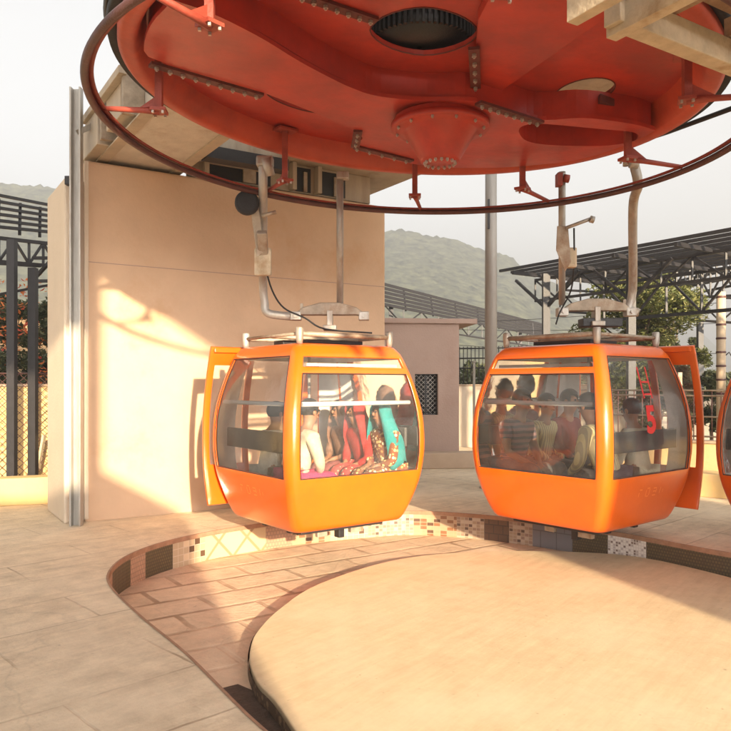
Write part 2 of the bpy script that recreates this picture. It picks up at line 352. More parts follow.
# ============================================================ GROUND
pit_px = [(300, 765), (265, 731), (225, 692), (185, 655), (145, 617), (107, 583)]
pit = [G(u, v) for u, v in pit_px][:]
pit = [Vector((-.06, 2.95, 0)), Vector((-.46, 3.41, 0)), Vector((-1.05, 4.37, 0)), Vector((-1.55, 5.1, 0)), Vector((-2.02, 5.86, 0)),
       Vector((-2.19, 6.35, 0)), Vector((-2.22, 6.85, 0)), Vector((-2.10, 7.35, 0)), Vector((-1.85, 7.8, 0)), Vector((-1.45, 8.25, 0)), Vector((-.85, 8.72, 0)), Vector((-.1, 9.1, 0)),
       Vector((.55, 9.32, 0)), Vector((1.25, 9.12, 0)), Vector((1.9, 8.72, 0)), Vector((2.64, 8.05, 0)), Vector((3.0, 7.6, 0)), Vector((3.46, 6.98, 0)),
       Vector((4.2, 6.2, 0)), Vector((4.9, 5.2, 0)), Vector((5.1, 4.0, 0)), Vector((4.6, 2.7, 0)), Vector((3.5, 1.8, 0)), Vector((2.1, 1.5, 0)), Vector((.9, 1.9, 0))]
pit = smooth_loop([p.xy.to_3d() for p in pit], 5)
ISZ = -.20
isl = [G(u, v, ISZ) for u, v in ((296, 731), (275, 700), (258, 682), (250, 662), (251, 645), (258, 630), (280, 608), (318, 584), (385, 562), (450, 553), (540, 551), (640, 557))]+[
       Vector((3.55, 6.6, 0)), Vector((4.1, 5.4, 0)), Vector((4.0, 3.9, 0)), Vector((3.2, 2.8, 0)), Vector((1.9, 2.4, 0)), Vector((.7, 2.5, 0)), Vector((.0, 2.95, 0))]
isl = [Vector((p.x, p.y, 0)) for p in isl]
isl = smooth_loop(isl, 5)
CH = -.30
plat = MB(); B_ = 30
plat.plate([(-B_, -B_), (B_, -B_), (B_, 45), (-B_, 45)], [[(p.x, p.y) for p in pit][::-1]], lambda x, y: 0, lambda x, y: -.04)
tag(plat.build('platform', M['platform'], fixn=True), kind='structure')
ch = MB(); ch.add([(-3.2, 1, CH), (6.2, 1, CH), (6.2, 10.2, CH), (-3.2, 10.2, CH)], [(0, 1, 2, 3)])
tag(ch.build('channel_floor', M['channel']), kind='structure')
i_ = MB(); i_.plate([(p.x, p.y) for p in isl], [], lambda x, y: ISZ, lambda x, y: CH+.006)
tag(i_.build('island_floor', M['island'], bevel=.012), kind='structure')
g = MB(); g.add([(-3000, -3000, -.35), (3000, -3000, -.35), (3000, 3000, -.35), (-3000, 3000, -.35)], [(0, 1, 2, 3)])
tag(g.build('ground', M['soil']), kind='structure')

# mosaic kerb round the channel: one thing, each mosaic panel a part
kerb = thing('mosaic_kerb', (0, 0, 0), 'low curved kerb of mixed mosaic tile panels around the sunken channel', 'kerb')
perim = pit+[pit[0]]; cum = [0]
for a, b in zip(perim, perim[1:]): cum.append(cum[-1]+(b-a).length)
def at_len(s):
    for i in range(len(cum)-1):
        if cum[i+1] >= s: t = (s-cum[i])/(cum[i+1]-cum[i]); return perim[i].lerp(perim[i+1], t)
    return perim[-1]
def len_at(pt): return min(zip([(p-pt).length for p in perim], cum))[1]
OL = tile_mat('olive_mosaic', (.13, .10, .045), (.10, .075, .04), (.07, .05, .03), .03, .03)
PK = tile_mat('pink_mosaic', (.46, .27, .17), (.40, .22, .14), (.3, .18, .12), .04, .04)
CK = tile_mat('cream_checker_mosaic', [(0, (.44, .33, .21)), (.72, (.10, .055, .03)), (.82, (.36, .24, .06)), (.90, (.60, .46, .30))], None, (.55, .44, .32), .075, .066, 'cells')
XX = tile_mat('cream_cross_tile', (.60, .45, .26), (.52, .38, .21), (.33, .21, .11), .26, .26, 'cross')
BR = tile_mat('brown_brick_mosaic', [(0, (.22, .10, .045)), (.35, (.42, .26, .15)), (.6, (.38, .26, .16)), (.85, (.10, .05, .03))], None, (.38, .28, .18), .085, .043, 'cells')
GR = tile_mat('grey_white_mosaic', [(0, (.32, .23, .15)), (.4, (.42, .33, .24)), (.65, (.26, .17, .12)), (.85, (.10, .06, .04))], None, (.40, .32, .24), .05, .037, 'cells')
DK = tile_mat('dark_brown_tile', (.10, .055, .035), (.13, .075, .045), (.06, .04, .03), .12, .1)
BG = tile_mat('blue_grey_tile', (.16, .16, .17), (.19, .18, .18), (.1, .1, .1), .2, .2)
WH = tile_mat('white_speckle_tile', [(0, (.70, .66, .60)), (.6, (.45, .40, .36)), (.8, (.2, .15, .12))], None, (.6, .55, .5), .03, .026, 'cells')
s0 = len_at(Vector((-2.10, 6.0, 0)))
seq = [(PK, .50, None), (OL, .50, 'dark olive mosaic panel'), (PK, .27, None), (OL, .42, None), (CK, .44, 'cream panel with scattered dark squares'), (XX, .80, 'yellow panel with crossed strips'),
       (PK, .35, None), (BR, .5, 'brown and cream brick mosaic panel'), (CK, .5, None), (GR, .6, 'grey, white and brown fragment mosaic'), (BR, .55, None), (GR, .35, None), (DK, .32, 'dark brown tile panel'), (GR, .3, None), (BG, .5, 'plain blue grey tile panel'), (OL, .42, None), (WH, .45, 'white speckled tile panel'), (OL, .9, None), (BR, .7, None)]
s = s0; total = cum[-1]; panels = [(DK, s0, None, 0.0)]
for m_, L_, lab in seq: panels.append((m_, L_, lab, s)); s += L_
rest = total-s
while s < total-.2: L_ = min(.7, total-s); panels.append((random.choice([OL, BR, GR, PK, DK]), L_, None, s)); s += L_
for m_, L_, lab, a in panels:
    mb = MB(); n = max(2, int(L_/.1)); vs = []; uvs = []
    for i in range(n+1):
        q = at_len(min(a+L_*i/n, total)); vs += [Vector((q.x, q.y, CH-.02)), Vector((q.x, q.y, -.041))]
        uvs += [(L_*i/n, 0), (L_*i/n, .26)]
    mb.add(vs, [(2*i, 2*i+2, 2*i+3, 2*i+1) for i in range(n)])
    o = mb.build('mosaic_panel', m_, kerb, fixn=False)
    ul = o.data.uv_layers.new(name='UVMap')
    for lp in o.data.loops: ul.data[lp.index].uv = uvs[lp.vertex_index]
    if lab: o['label'] = lab
cp = MB()
for k, rr in enumerate((0,)):
    n = len(pit); vs = []
    for i, p in enumerate(pit):
        t = (pit[(i+1) % n]-pit[i-1]).normalized(); nn = Vector((-t.y, t.x, 0))
        vs += [p-nn*.006+Vector((0, 0, -.042)), p-nn*.006+Vector((0, 0, .005)), p+nn*.012+Vector((0, 0, .005))]
        # choose the side that lies inside the pit
    cp.add(vs, [(3*i, 3*((i+1) % n), 3*((i+1) % n)+1, 3*i+1) for i in range(n)]+[(3*i+1, 3*((i+1) % n)+1, 3*((i+1) % n)+2, 3*i+2) for i in range(n)])
cp.build('edge_trim', mat('red_brown_edge_trim', (.40, .22, .13), .8, var=.4, scale=8), kerb)
# island skirt mosaic
sk = MB(); n = len(isl); vs = []
for p in isl: vs += [Vector((p.x, p.y, CH+.006)), Vector((p.x, p.y, ISZ-.02))]
cen = sum(isl, Vector())/n
vs = [v+(v-cen).xy.to_3d().normalized()*.012 for v in vs]
sk.add(vs, [(2*i, 2*((i+1) % n), 2*((i+1) % n)+1, 2*i+1) for i in range(n)])
o = sk.build('island_skirt', DK); tag(o, 'dark patterned skirt around the sand coloured round island floor', 'kerb')
o.data.materials[0] = spot_mat('dark_pebble_mosaic', (.16, .11, .07), [(.24, .16, .10), (.32, .22, .13), (.12, .08, .05)], 22, .5)

tr_ = MB().add([G(u, v, CH+.004) for u, v in ((214, 690), (238, 684), (252, 690), (266, 706), (300, 745), (330, 790), (300, 800), (262, 748))], [tuple(range(8))])
tag(tr_.build('channel_drain', mat('dark_drain_floor', (.10, .065, .045), .8, var=.6, scale=14, bump=.5, bscale=50)), kind='structure')  # flat dark patch laid on the channel floor along the drain
# ============================================================ SUN, SKY
SUN_TRAVEL_AZ = R(20)   # towards -x
EL = R(13)
trav = Vector((-math.sin(SUN_TRAVEL_AZ)*math.cos(EL), math.cos(SUN_TRAVEL_AZ)*math.cos(EL), -math.sin(EL)))
sd = bpy.data.lights.new('sun', 'SUN'); sd.energy = 4.9; sd.angle = R(1.0); sd.color = (1, .80, .55)
so = bpy.data.objects.new('sun', sd); COL.objects.link(so); so.rotation_euler = trav.to_track_quat('-Z', 'Y').to_euler()
w = bpy.data.worlds.new('World'); scene.world = w; w.use_nodes = True
nt = w.node_tree; N, L = nt.nodes, nt.links
sky = N.new('ShaderNodeTexSky'); sky.sky_type = 'NISHITA'; sky.sun_disc = False; sky.sun_elevation = EL
src = -trav; sky.sun_rotation = math.atan2(src.x, src.y); sky.dust_density = 4.0; sky.air_density = 1.0; sky.ozone_density = 1.0
hs = N.new('ShaderNodeHueSaturation'); hs.inputs['Saturation'].default_value = .12
L.new(sky.outputs[0], hs.inputs['Color']); L.new(hs.outputs[0], N['Background'].inputs[0])
N['Background'].inputs[1].default_value = .142

cam = bpy.data.cameras.new('camera'); co = bpy.data.objects.new('camera', cam); COL.objects.link(co)
co.location = (0, 0, EYE); co.rotation_euler = (R(90), 0, 0); cam.sensor_width = 36; cam.lens = F/731*36; cam.shift_y = (HY-365.5)/731; cam.clip_end = 8000; cam.clip_start = .05
scene.camera = co
vs_ = scene.view_settings; vs_.view_transform = 'Standard'; vs_.look = 'None'; vs_.gamma = 1; vs_.use_curve_mapping = False; vs_.exposure = 1.38
scene.render.engine = 'CYCLES'; scene.cycles.use_denoising = True; scene.cycles.max_bounces = 8; scene.cycles.transparent_max_bounces = 16
scene.cycles.volume_bounces = 0; scene.cycles.caustics_reflective = False; scene.cycles.caustics_refractive = False; scene.cycles.sample_clamp_indirect = 8

# ============================================================ BULLWHEEL
WC = Vector((.36, 5.49))
def wz(x, y, d=0): return EYE+2.15-.07*x+.01*(y-5.3)+d
def WP(u, v, d=0):
    dx = (u-CX)/F; dz = (HY-v)/F
    t = (2.15+d-.053)/(dz+.07*dx-.01); return (dx*t, t)
def wmap(p): return Vector((WC.x+p.x, WC.y+p.y, wz(WC.x+p.x, WC.y+p.y, p.z)))
bw = thing('bullwheel', (WC.x, WC.y, wz(WC.x, WC.y)), 'huge red steel bullwheel turning overhead above the orange cabins', 'bullwheel')
mb = MB().lathe([(2.09, .34), (2.09, .02), (2.06, 0), (1.99, 0), (1.965, .02), (1.93, .12), (1.90, .215)], n=128).lathe([(1.9, .34), (2.09, .34)], n=128)
mb.map(wmap).build('rim', 'wheel_rim', bw)
mb = MB().lathe([(2.092, .25), (2.15, .27), (2.16, .23), (2.10, .16), (2.16, .09), (2.15, .05), (2.092, .07)], n=128)
mb.map(wmap).build('rope_groove_liner', 'black_rubber', bw)
mb = MB().lathe([(2.135, .155), (2.155, .175), (2.175, .155), (2.155, .135), (2.135, .155)], n=128)
mb.map(wmap).build('haul_rope', M['grime'], bw)
# web disc with lightening holes
def ell(u, v, ru, rv, rot=0, d=.2, n=28, sq=1):
    out = []
    for j in range(n):
        a = 2*math.pi*j/n; x = math.copysign(abs(math.cos(a))**sq, math.cos(a))*ru; y = math.copysign(abs(math.sin(a))**sq, math.sin(a))*rv
        out.append(WP(u+x*math.cos(rot)-y*math.sin(rot), v+x*math.sin(rot)+y*math.cos(rot), d))
    return out
holeA = ell(424, 31, 54, 24, R(1), sq=1.15); holeB = ell(300, 100, 36, 9, R(16)); holeC = ell(585, 91, 31, 12, R(-12))
outl = [(WC.x+1.92*math.cos(2*math.pi*j/128), WC.y+1.92*math.sin(2*math.pi*j/128)) for j in range(128)]
mb = MB().plate(outl, [h[::-1] for h in (holeA, holeB, holeC)], lambda x, y: wz(x, y, .20), lambda x, y: wz(x, y, .235))
mb.build('web_plate', 'wheel', bw)
for h in (holeA, holeB, holeC):
    r_ = [Vector((x, y, wz(x, y, .198))) for x, y in h]
    MB().tube(r_, .005, 6, closed=True).build('hole_collar', 'wheel_dark', bw)
mb = MB().lathe([(0, .62), (1.5, .62), (1.5, .66), (0, .66)], n=64); mb.map(wmap).build('sky_block_disc', 'wheel_dark', bw)  # disc added above the web to block the sky through its holes
def chaikin(p, it=2, w_=.2):
    for _ in range(it):
        q = []
        for i in range(len(p)):
            a = Vector(p[i]); b = Vector(p[(i+1) % len(p)]); q += [tuple(a.lerp(b, w_)), tuple(a.lerp(b, 1-w_))]
        p = q
    return p
# lower star plate, box section with arms
star = [(60, -60), (150, -8), (215, 14), (262, 38), (300, 62), (342, 84), (372, 96), (420, 101), (474, 100), (507, 110), (541, 121), (585, 117), (640, 125), (662, 133), (640, 146), (600, 157), (560, 163), (500, 168),
        (440, 168), (400, 162), (359, 151), (356, 143), (364, 138), (352, 129), (335, 121), (300, 107), (262, 92), (215, 78), (165, 64), (110, 40), (40, 0)]
sp = chaikin([WP(u, v, -.02) for u, v in star])
sp = [p if (Vector(p)-WC).length < 1.92 else tuple(WC+(Vector(p)-WC).normalized()*1.92) for p in sp]
rec = [tuple(q.xy) for q in smooth_loop([Vector((*WP(u, v, -.02), 0)) for u, v in [(519, 132), (524, 125.5), (545, 124), (600, 129), (632, 132), (638, 137), (630, 142), (600, 146), (550, 145), (527, 141)]], 4)]
MB().plate(sp, [rec[::-1]], lambda x, y: wz(x, y, -.02), lambda x, y: wz(x, y, .01)).build('star_plate', 'wheel', bw, bevel=.006)
# inset side walls so the plate reads as a box girder
inn = []
cs = Vector(WP(440, 128, -.02))
for p in sp:
    q = Vector(p); inn.append(q+(cs-q).normalized()*.03)
mb = MB(); k = len(inn)
mb.add([Vector((q.x, q.y, wz(q.x, q.y, .011))) for q in inn]+[Vector((q.x, q.y, wz(q.x, q.y, .199))) for q in inn], [(i, (i+1) % k, (i+1) % k+k, i+k) for i in range(k)])
mb.build('girder_web', 'wheel', bw)
mb = MB(); k = len(rec)
mb.add([Vector((q[0], q[1], wz(q[0], q[1], .01))) for q in rec]+[Vector((q[0], q[1], wz(q[0], q[1], .16))) for q in rec]+[Vector((q[0], q[1], wz(q[0], q[1], .161))) for q in rec], [(i, (i+1) % k, (i+1) % k+k, i+k) for i in range(k)]+[tuple(range(2*k, 3*k))])
mb.build('recess', 'wheel', bw)
# second arms towards the upper right and the near side
def strip(pts, d0, d1, name, m):
    o = [WP(u, v, d0) for u, v in pts]
    o = [p if (Vector(p)-WC).length < 1.9 else tuple(WC+(Vector(p)-WC).normalized()*1.9) for p in o]
    return MB().plate(o, [], lambda x, y: wz(x, y, d0), lambda x, y: wz(x, y, d1)).build(name, m, bw, bevel=.005)
strip([(476, 98), (500, 92), (612, 14), (700, -60), (620, -110), (520, -60), (478, 20), (476, 50)], .13, .199, 'arm_plate', 'wheel')
strip([(600, 101), (630, 112), (663, 128), (657, 134), (625, 119), (596, 107)], .10, .16, 'flange_bar', 'wheel_dark')
# cone hub
hub = WP(440, 128, -.09); hz = wz(*hub)
def hm(p): return Vector((hub[0]+p.x, hub[1]+p.y, hz+p.z))
MB().lathe([(.36, -.02), (.375, -.06), (.375, -.10), (.30, -.12), (.285, -.13), (.16, -.34), (.15, -.36), (0, -.36)], n=48).map(hm).build('hub_cone', 'wheel', bw)
bolt0 = [None]
def bolt(p, s=.018, axis='Z'):
    if bolt0[0] is None:
        bm = bmesh.new(); bmesh.ops.create_cone(bm, cap_ends=True, segments=6, radius1=1, radius2=.9, depth=1.2)
        bm2 = MB().frombm(bm); bmm = bmesh.new(); bmesh.ops.create_cone(bmm, cap_ends=True, segments=10, radius1=.5, radius2=.45, depth=2.4); bm2.frombm(bmm)
        me = bm2.build('bolt', 'bolt', None).data; bpy.data.objects.remove(bpy.data.objects['bolt']); bolt0[0] = me
    o = bpy.data.objects.new('bolt', bolt0[0]); COL.objects.link(o); o.parent = bw
    o.location = MATS[bw.name].inverted() @ Vector(p); o.scale = (s, s, s)
MB().lathe([(.30, -.106), (.382, -.106), (.388, -.10), (.388, -.062), (.34, -.062)], n=48).map(hm).build('hub_flange', 'wheel', bw)
for j in range(12):
    a = 2*math.pi*(j+.5)/12; bolt(hm(Vector((.345*math.cos(a), .345*math.sin(a), -.115))), .013)
for j in range(16):
    a = 2*math.pi*j/16; bolt(hm(Vector((.12*math.cos(a), .12*math.sin(a), -.368))), .014)
def bolt_line(pts, n, d, strip_w=5, name='splice_angle'):
    # dark angle bar with bolts
    q = [Vector((*WP(u, v, d), 0)) for u, v in pts]; q = [Vector((p.x, p.y, wz(p.x, p.y, d))) for p in q]
    for a, b in zip(q, q[1:]): MB().beam(a, b, .075, .02).build(name, 'wheel_dark', bw)
    L_ = [(b-a).length for a, b in zip(q, q[1:])]; T = sum(L_)
    for i in range(n):
        s_ = T*(i+.5)/n; k = 0
        while k < len(L_)-1 and s_ > L_[k]: s_ -= L_[k]; k += 1
        p = q[k].lerp(q[k+1], s_/L_[k]); bolt(p-Vector((0, 0, .018)), .017)
bolt_line([(296, -6), (376, 21)], 7, .185)
bolt_line([(474, 48), (476, 97)], 6, .10)
bolt_line([(478, 103), (541, 123)], 8, -.03)
bolt_line([(150, 64), (262, 96)], 9, -.03)
bolt_line([(358, 131), (355, 147), (412, 161)], 8, -.03)
bolt_line([(604, 108), (655, 128)], 8, .09)
# ring gear seen through the near hole
gc = Vector(WP(424, 30, .2))
mb = MB().lathe([(.02, .25), (.36, .25), (.36, .37), (.02, .37)], n=40)
for j in range(60):
    a = 2*math.pi*j/60; mb.box((.372*math.cos(a), .372*math.sin(a), .31), (.03, .018, .12), rz=a)
mb.map(lambda p: Vector((gc.x+p.x, gc.y+.41+p.y, wz(gc.x, gc.y, p.z+.02)))).build('ring_gear', 'grime', bw)

# guide ring with its brackets
RC = Vector((.413, 5.43)); RR = 2.315
def rz_(x, y, d=0): return EYE+1.85-.035*x-.02*(y-5.43)+.014+d
gr = thing('guide_ring', (RC.x, RC.y, rz_(RC.x, RC.y)), 'dark maroon steel guide ring hanging around and below the red bullwheel', 'guide ring')
n = 160
mb = MB().tube([Vector((RC.x+RR*math.cos(2*math.pi*j/n), RC.y+RR*math.sin(2*math.pi*j/n), rz_(RC.x+RR*math.cos(2*math.pi*j/n), RC.y+RR*math.sin(2*math.pi*j/n), 0))) for j in range(n)], .026, 8, closed=True)
mb.build('hoop', 'ring', gr)
mb = MB().lathe([(RR-.055, .020), (RR-.015, .022), (RR-.015, .034), (RR-.055, .032), (RR-.055, .020)], n=n)
mb.map(lambda p: Vector((RC.x+p.x, RC.y+p.y, rz_(RC.x+p.x, RC.y+p.y, p.z)))).build('inner_flange', 'bracket', gr)
for deg in (184, 127, 86, 53, 17, -20, -80, 229):
    a = R(deg); d = Vector((math.cos(a), math.sin(a), 0)); t = Vector((-d.y, d.x, 0))
    p = Vector((WC.x, WC.y, 0))+d*1.86; p.z = wz(p.x, p.y, .19)
    q = Vector((p.x, p.y, rz_(p.x, p.y, .06))); e = Vector((RC.x, RC.y, 0))+d*(RR-.02); e.z = rz_(e.x, e.y, .03)
    MB().beam(p, q, .05, .05).box(p+Vector((0, 0, -.02)), (.16, .2, .02), rz=a).build('hanger_post', 'bracket', gr)
    MB().tube([q, q.lerp(e, .3), e], [.03, .022, .018], 8).add([q+t*.006, q+Vector((0, 0, .12))+t*.006, q.lerp(e, .4)+t*.006, q-t*.006, q+Vector((0, 0, .12))-t*.006, q.lerp(e, .4)-t*.006], [(0, 1, 2), (5, 4, 3), (0, 3, 4, 1), (1, 4, 5, 2), (2, 5, 3, 0)]).build('bracket_arm', 'bracket', gr)
    MB().box(q, (.11, .12, .022), rz=a).build('clamp_plate', 'bracket', gr)
    for s1 in (-1, 1):
        for s2 in (-1, 1): MB().box(q+d*(.035*s1)+t*(.045*s2)-Vector((0, 0, .02)), (.016, .016, .02)).build('clamp_bolt', 'bolt', gr)

# ============================================================ CONCRETE BLOCK, GANTRY
BX = Vector((.843, .537, 0)); BY = Vector((-.537, .843, 0)); b0 = Vector((-3.25, 8.58, 0))
BH = EYE+2.62; BANG = math.atan2(.537, .843)
blk = thing('concrete_pier', b0+BX*2.1+BY*.6, 'tall peach plastered concrete block behind the left orange cabin', 'wall')
c = b0+BX*2.1+BY*.60
MB().box(c+Vector((0, 0, BH/2-.02)), (4.2, 1.2, BH), rz=BANG).build('pier_body', 'plaster', blk, bevel=.03)
# thin horizontal casting joint (a groove strip proud by 2 mm)
MB().box(b0+BX*2.1-BY*.002+Vector((0, 0, 3.02)), (4.19, .006, .008), rz=BANG).build('casting_joint', M['mauve'], blk)
MB().box(b0+BX*.012-BY*.001+Vector((0, 0, BH/2)), (.05, .03, BH-.06), rz=BANG).build('corner_bead', M['plaster_pale'], blk, bevel=.008)
# pale lower pier face to the left
pl = thing('white_side_wall', b0-BX*.05+BY*.3, 'narrow pale whitewashed wall end just left of the peach block', 'wall')
MB().box(b0-BX*.12+BY*.55+Vector((0, 0, 1.98)), (.22, 1.1, 3.96), rz=BANG).build('wall_body', M['plaster_pale'], pl, bevel=.02)
# galvanised channel post at its corner
p0 = P(76.5, 522, 8.35); p0.z = 0
gp = thing('steel_post', p0, 'tall galvanised steel channel post at the left corner of the peach block', 'post')
top = EYE+(HY-88)/F*8.35
MB().box(p0+Vector((-.055, 0, top/2)), (.02, .09, top)).box(p0+Vector((.05, 0, top/2)), (.02, .09, top)).box(p0+Vector((0, .035, top/2)), (.11, .012, top)).build('channel_section', 'galv', gp, bevel=.003)
MB().beam(p0+Vector((.02, 0, top-.5)), p0+Vector((.42, .5, top-.05)), .06, .06).build('stay', 'galv', gp)
MB().box(p0+Vector((-.09, -.0, top-1.05)), (.06, .09, .1), bev=.01).build('junction_box', 'black', gp)

# gantry: cream girders on top of the block reaching over the wheel
gn = thing('gantry', b0+BX*2+Vector((0, 0, BH)), 'dusty cream steel gantry resting on the peach block and reaching over the wheel', 'gantry')
def bp(a, b_, z): return b0+BX*a-BY*b_+Vector((0, 0, z))     # a along the block, b out towards the wheel
def gbox(a0, a1, b0_, b1, z0, z1): return MB().box(bp((a0+a1)/2, (b0_+b1)/2, (z0+z1)/2), (a1-a0, b1-b0_, z1-z0), rz=BANG)
gbox(.25, 1.08, -1.1, 4.6, BH+.03, BH+.50).build('box_girder', 'pale_steel', gn, bevel=.008)
gbox(2.20, 4.55, -2.0, 4.6, BH+.40, BH+.95).build('box_girder', 'cream_steel', gn, bevel=.008)
gbox(1.08, 2.35, 1.5, 2.1, BH+.05, BH+.40).build('cross_beam', 'cream_steel', gn, bevel=.006)
gbox(1.08, 2.35, -.4, .5, BH+.20, BH+.42).build('cross_beam', 'cream_steel', gn, bevel=.006)
for a_ in (.15, 1.04):
    gbox(a_, a_+.13, -1.0, 4.5, BH+.012, BH+.030).build('flange_plate', 'cream_steel', gn)
gbox(.02, .25, -.5, .5, BH+.03, BH+.42).build('end_box', 'cream_steel', gn, bevel=.01)
gbox(.06, .25, .75, 1.35, BH+.10, BH+.50).build('end_box', 'cream_steel', gn, bevel=.01)
gbox(-.02, .06, -.1, 1.6, BH+.42, BH+.50).build('stiffener', 'cream_steel', gn, bevel=.006)
gbox(.03, .248, .58, .64, BH+.05, BH+.50).build('stiffener', 'galv_rust', gn, bevel=.006)
gbox(.03, .248, 1.5, 1.56, BH+.05, BH+.50).build('stiffener', 'galv_rust', gn, bevel=.006)
gbox(.10, 3.8, -.12, -.06, BH+.63, BH+.75).build('tie_bar', 'black', gn)
gbox(1.2, 2.25, .55, .75, BH+.02, BH+.16).build('shadow_bar', 'black', gn)  # black bar added where only shadow lies between the girders
gbox(1.3, 4.0, -.30, -.10, BH+.01, BH+.398).build('bearing_frame', 'cream_steel', gn, bevel=.01)
for a_, w_ in ((2.74, .27), (3.13, .44), (1.5, .9)):
    gbox(a_, a_+w_, -.098, -.09, BH+.03, BH+.36).build('pocket_shade_plate', 'grime', gn)  # flat black plates with the shade of the openings put into their colour
    gbox(a_-.06, a_, -.098, .02, BH+.02, BH+.39).build('pier_bracket', 'cream_steel', gn)
    gbox(a_+w_*.55, a_+w_*.75, -.088, -.06, BH+.03, BH+.30).build('valve_body', 'galv_rust', gn)
MB().lathe([(.0, .62), (.32, .62), (.32, 1.0), (.0, 1.0)], n=32).map(lambda p: Vector((hub[0]+p.x, hub[1]+p.y, wz(*hub, p.z)+.02))).build('shaft_housing', 'grime', gn)

# timber platform overhead, near right
PZ = EYE+1.72
tp = thing('overhead_platform', G(680, 40, PZ), 'weathered timber and joist deck overhead at the upper right in front of the wheel', 'platform')
def pb(u0, v0, u1, v1, w_, h_, name, m, z=PZ, ext=0):
    a = G(u0, v0, z); b = G(u1, v1, z); d = (b-a).normalized()
    return MB().beam(a-d*ext*0, b+d*ext, w_, h_).build(name, m, tp, bevel=.004)
LD = (G(731, 67, PZ)-G(623, 24, PZ)).normalized(); LD = Vector((.843, .537, 0)); JD = Vector((.50, -.866, 0)).normalized()
e0 = G(612, 24, PZ)
MB().beam(e0+Vector((0, 0, .07)), e0+LD*2.6+Vector((0, 0, .07)), .10, .14).build('edge_beam', 'wood', tp, bevel=.006)
for u, v in ((572, 17), (611, 33)):
    a = G(u, v, PZ-.0)
    MB().beam(a+Vector((0, 0, .03)), a+JD*2.2+Vector((0, 0, .03)), .07, .13).build('joist', 'wood', tp, bevel=.004)
for k in range(5):
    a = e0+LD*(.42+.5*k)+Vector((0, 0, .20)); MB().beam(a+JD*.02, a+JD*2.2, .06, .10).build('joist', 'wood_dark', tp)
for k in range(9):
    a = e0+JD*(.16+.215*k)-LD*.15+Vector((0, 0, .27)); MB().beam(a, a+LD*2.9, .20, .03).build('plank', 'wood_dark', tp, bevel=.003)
MB().beam(e0+JD*.5+LD*.35+Vector((0, 0, .18)), e0+JD*.1+LD*1.5+Vector((0, 0, .18)), .05, .05).build('brace', 'wood_dark', tp)

# ============================================================ CABINS
PROF = [(.24, .635), (.30, .665), (.45, .715), (.60, .755), (.72, .778), (.90, .797), (1.05, .80), (1.22, .795), (1.38, .778), (1.55, .745), (1.70, .708), (1.76, .69), (1.87, .655), (1.93, .635), (1.98, .60)]
PROF = [(z-.03, w_*1.05) for z, w_ in PROF]
def hw(z):
    for (z0, w0), (z1, w1) in zip(PROF, PROF[1:]):
        if z <= z1: t = max(0, (z-z0)/(z1-z0)); t2 = t; return w0+(w1-w0)*t2
    return PROF[-1][1]
CR = .10      # corner radius
def side_pt(side, s_, z, off=0):
    """s_ in [-1,1] along the side, rounded near the ends; side 0 = -y (inner, hopper), 1 = +x, 2 = +y (door), 3 = -x"""
    w_ = hw(z)+off; x = s_*w_; y = -w_
    a = abs(x)-(w_-CR)
    if a > 0:
        # arc covers 45 degrees on this side
        th = min(1, a/CR)*math.pi/4
        x = math.copysign((w_-CR)+CR*math.sin(th), x); y = -(w_-CR)-CR*math.cos(th)
    v = Vector((x, y, z))
    return Matrix.Rotation(side*math.pi/2, 3, 'Z') @ v
zs = [.21, .25, .32, .38, .45, .52, .60, .66, .72, .81, .90, 1.0, 1.1, 1.22, 1.32, 1.42, 1.50, 1.58, 1.64, 1.70, 1.765, 1.82, 1.865, 1.91, 1.95]
ss = [-1, -.975, -.95, -.90, -.86, -.7, -.5, -.25, 0, .25, .5, .7, .86, .90, .95, .975, 1]
def panel(side, cells, off=0, zlist=zs, slist=ss):
    mb = MB(); idx = {}
    def vid(i, j):
        if (i, j) not in idx: idx[(i, j)] = len(mb.v); mb.v.append(side_pt(side, slist[i], zlist[j], off))
        return idx[(i, j)]
    for i in range(len(slist)-1):
        for j in range(len(zlist)-1):
            if cells((slist[i]+slist[i+1])/2, (zlist[j]+zlist[j+1])/2):
                mb.f.append((vid(i, j), vid(i+1, j), vid(i+1, j+1), vid(i, j+1))); mb.sm.append(True)
    return mb
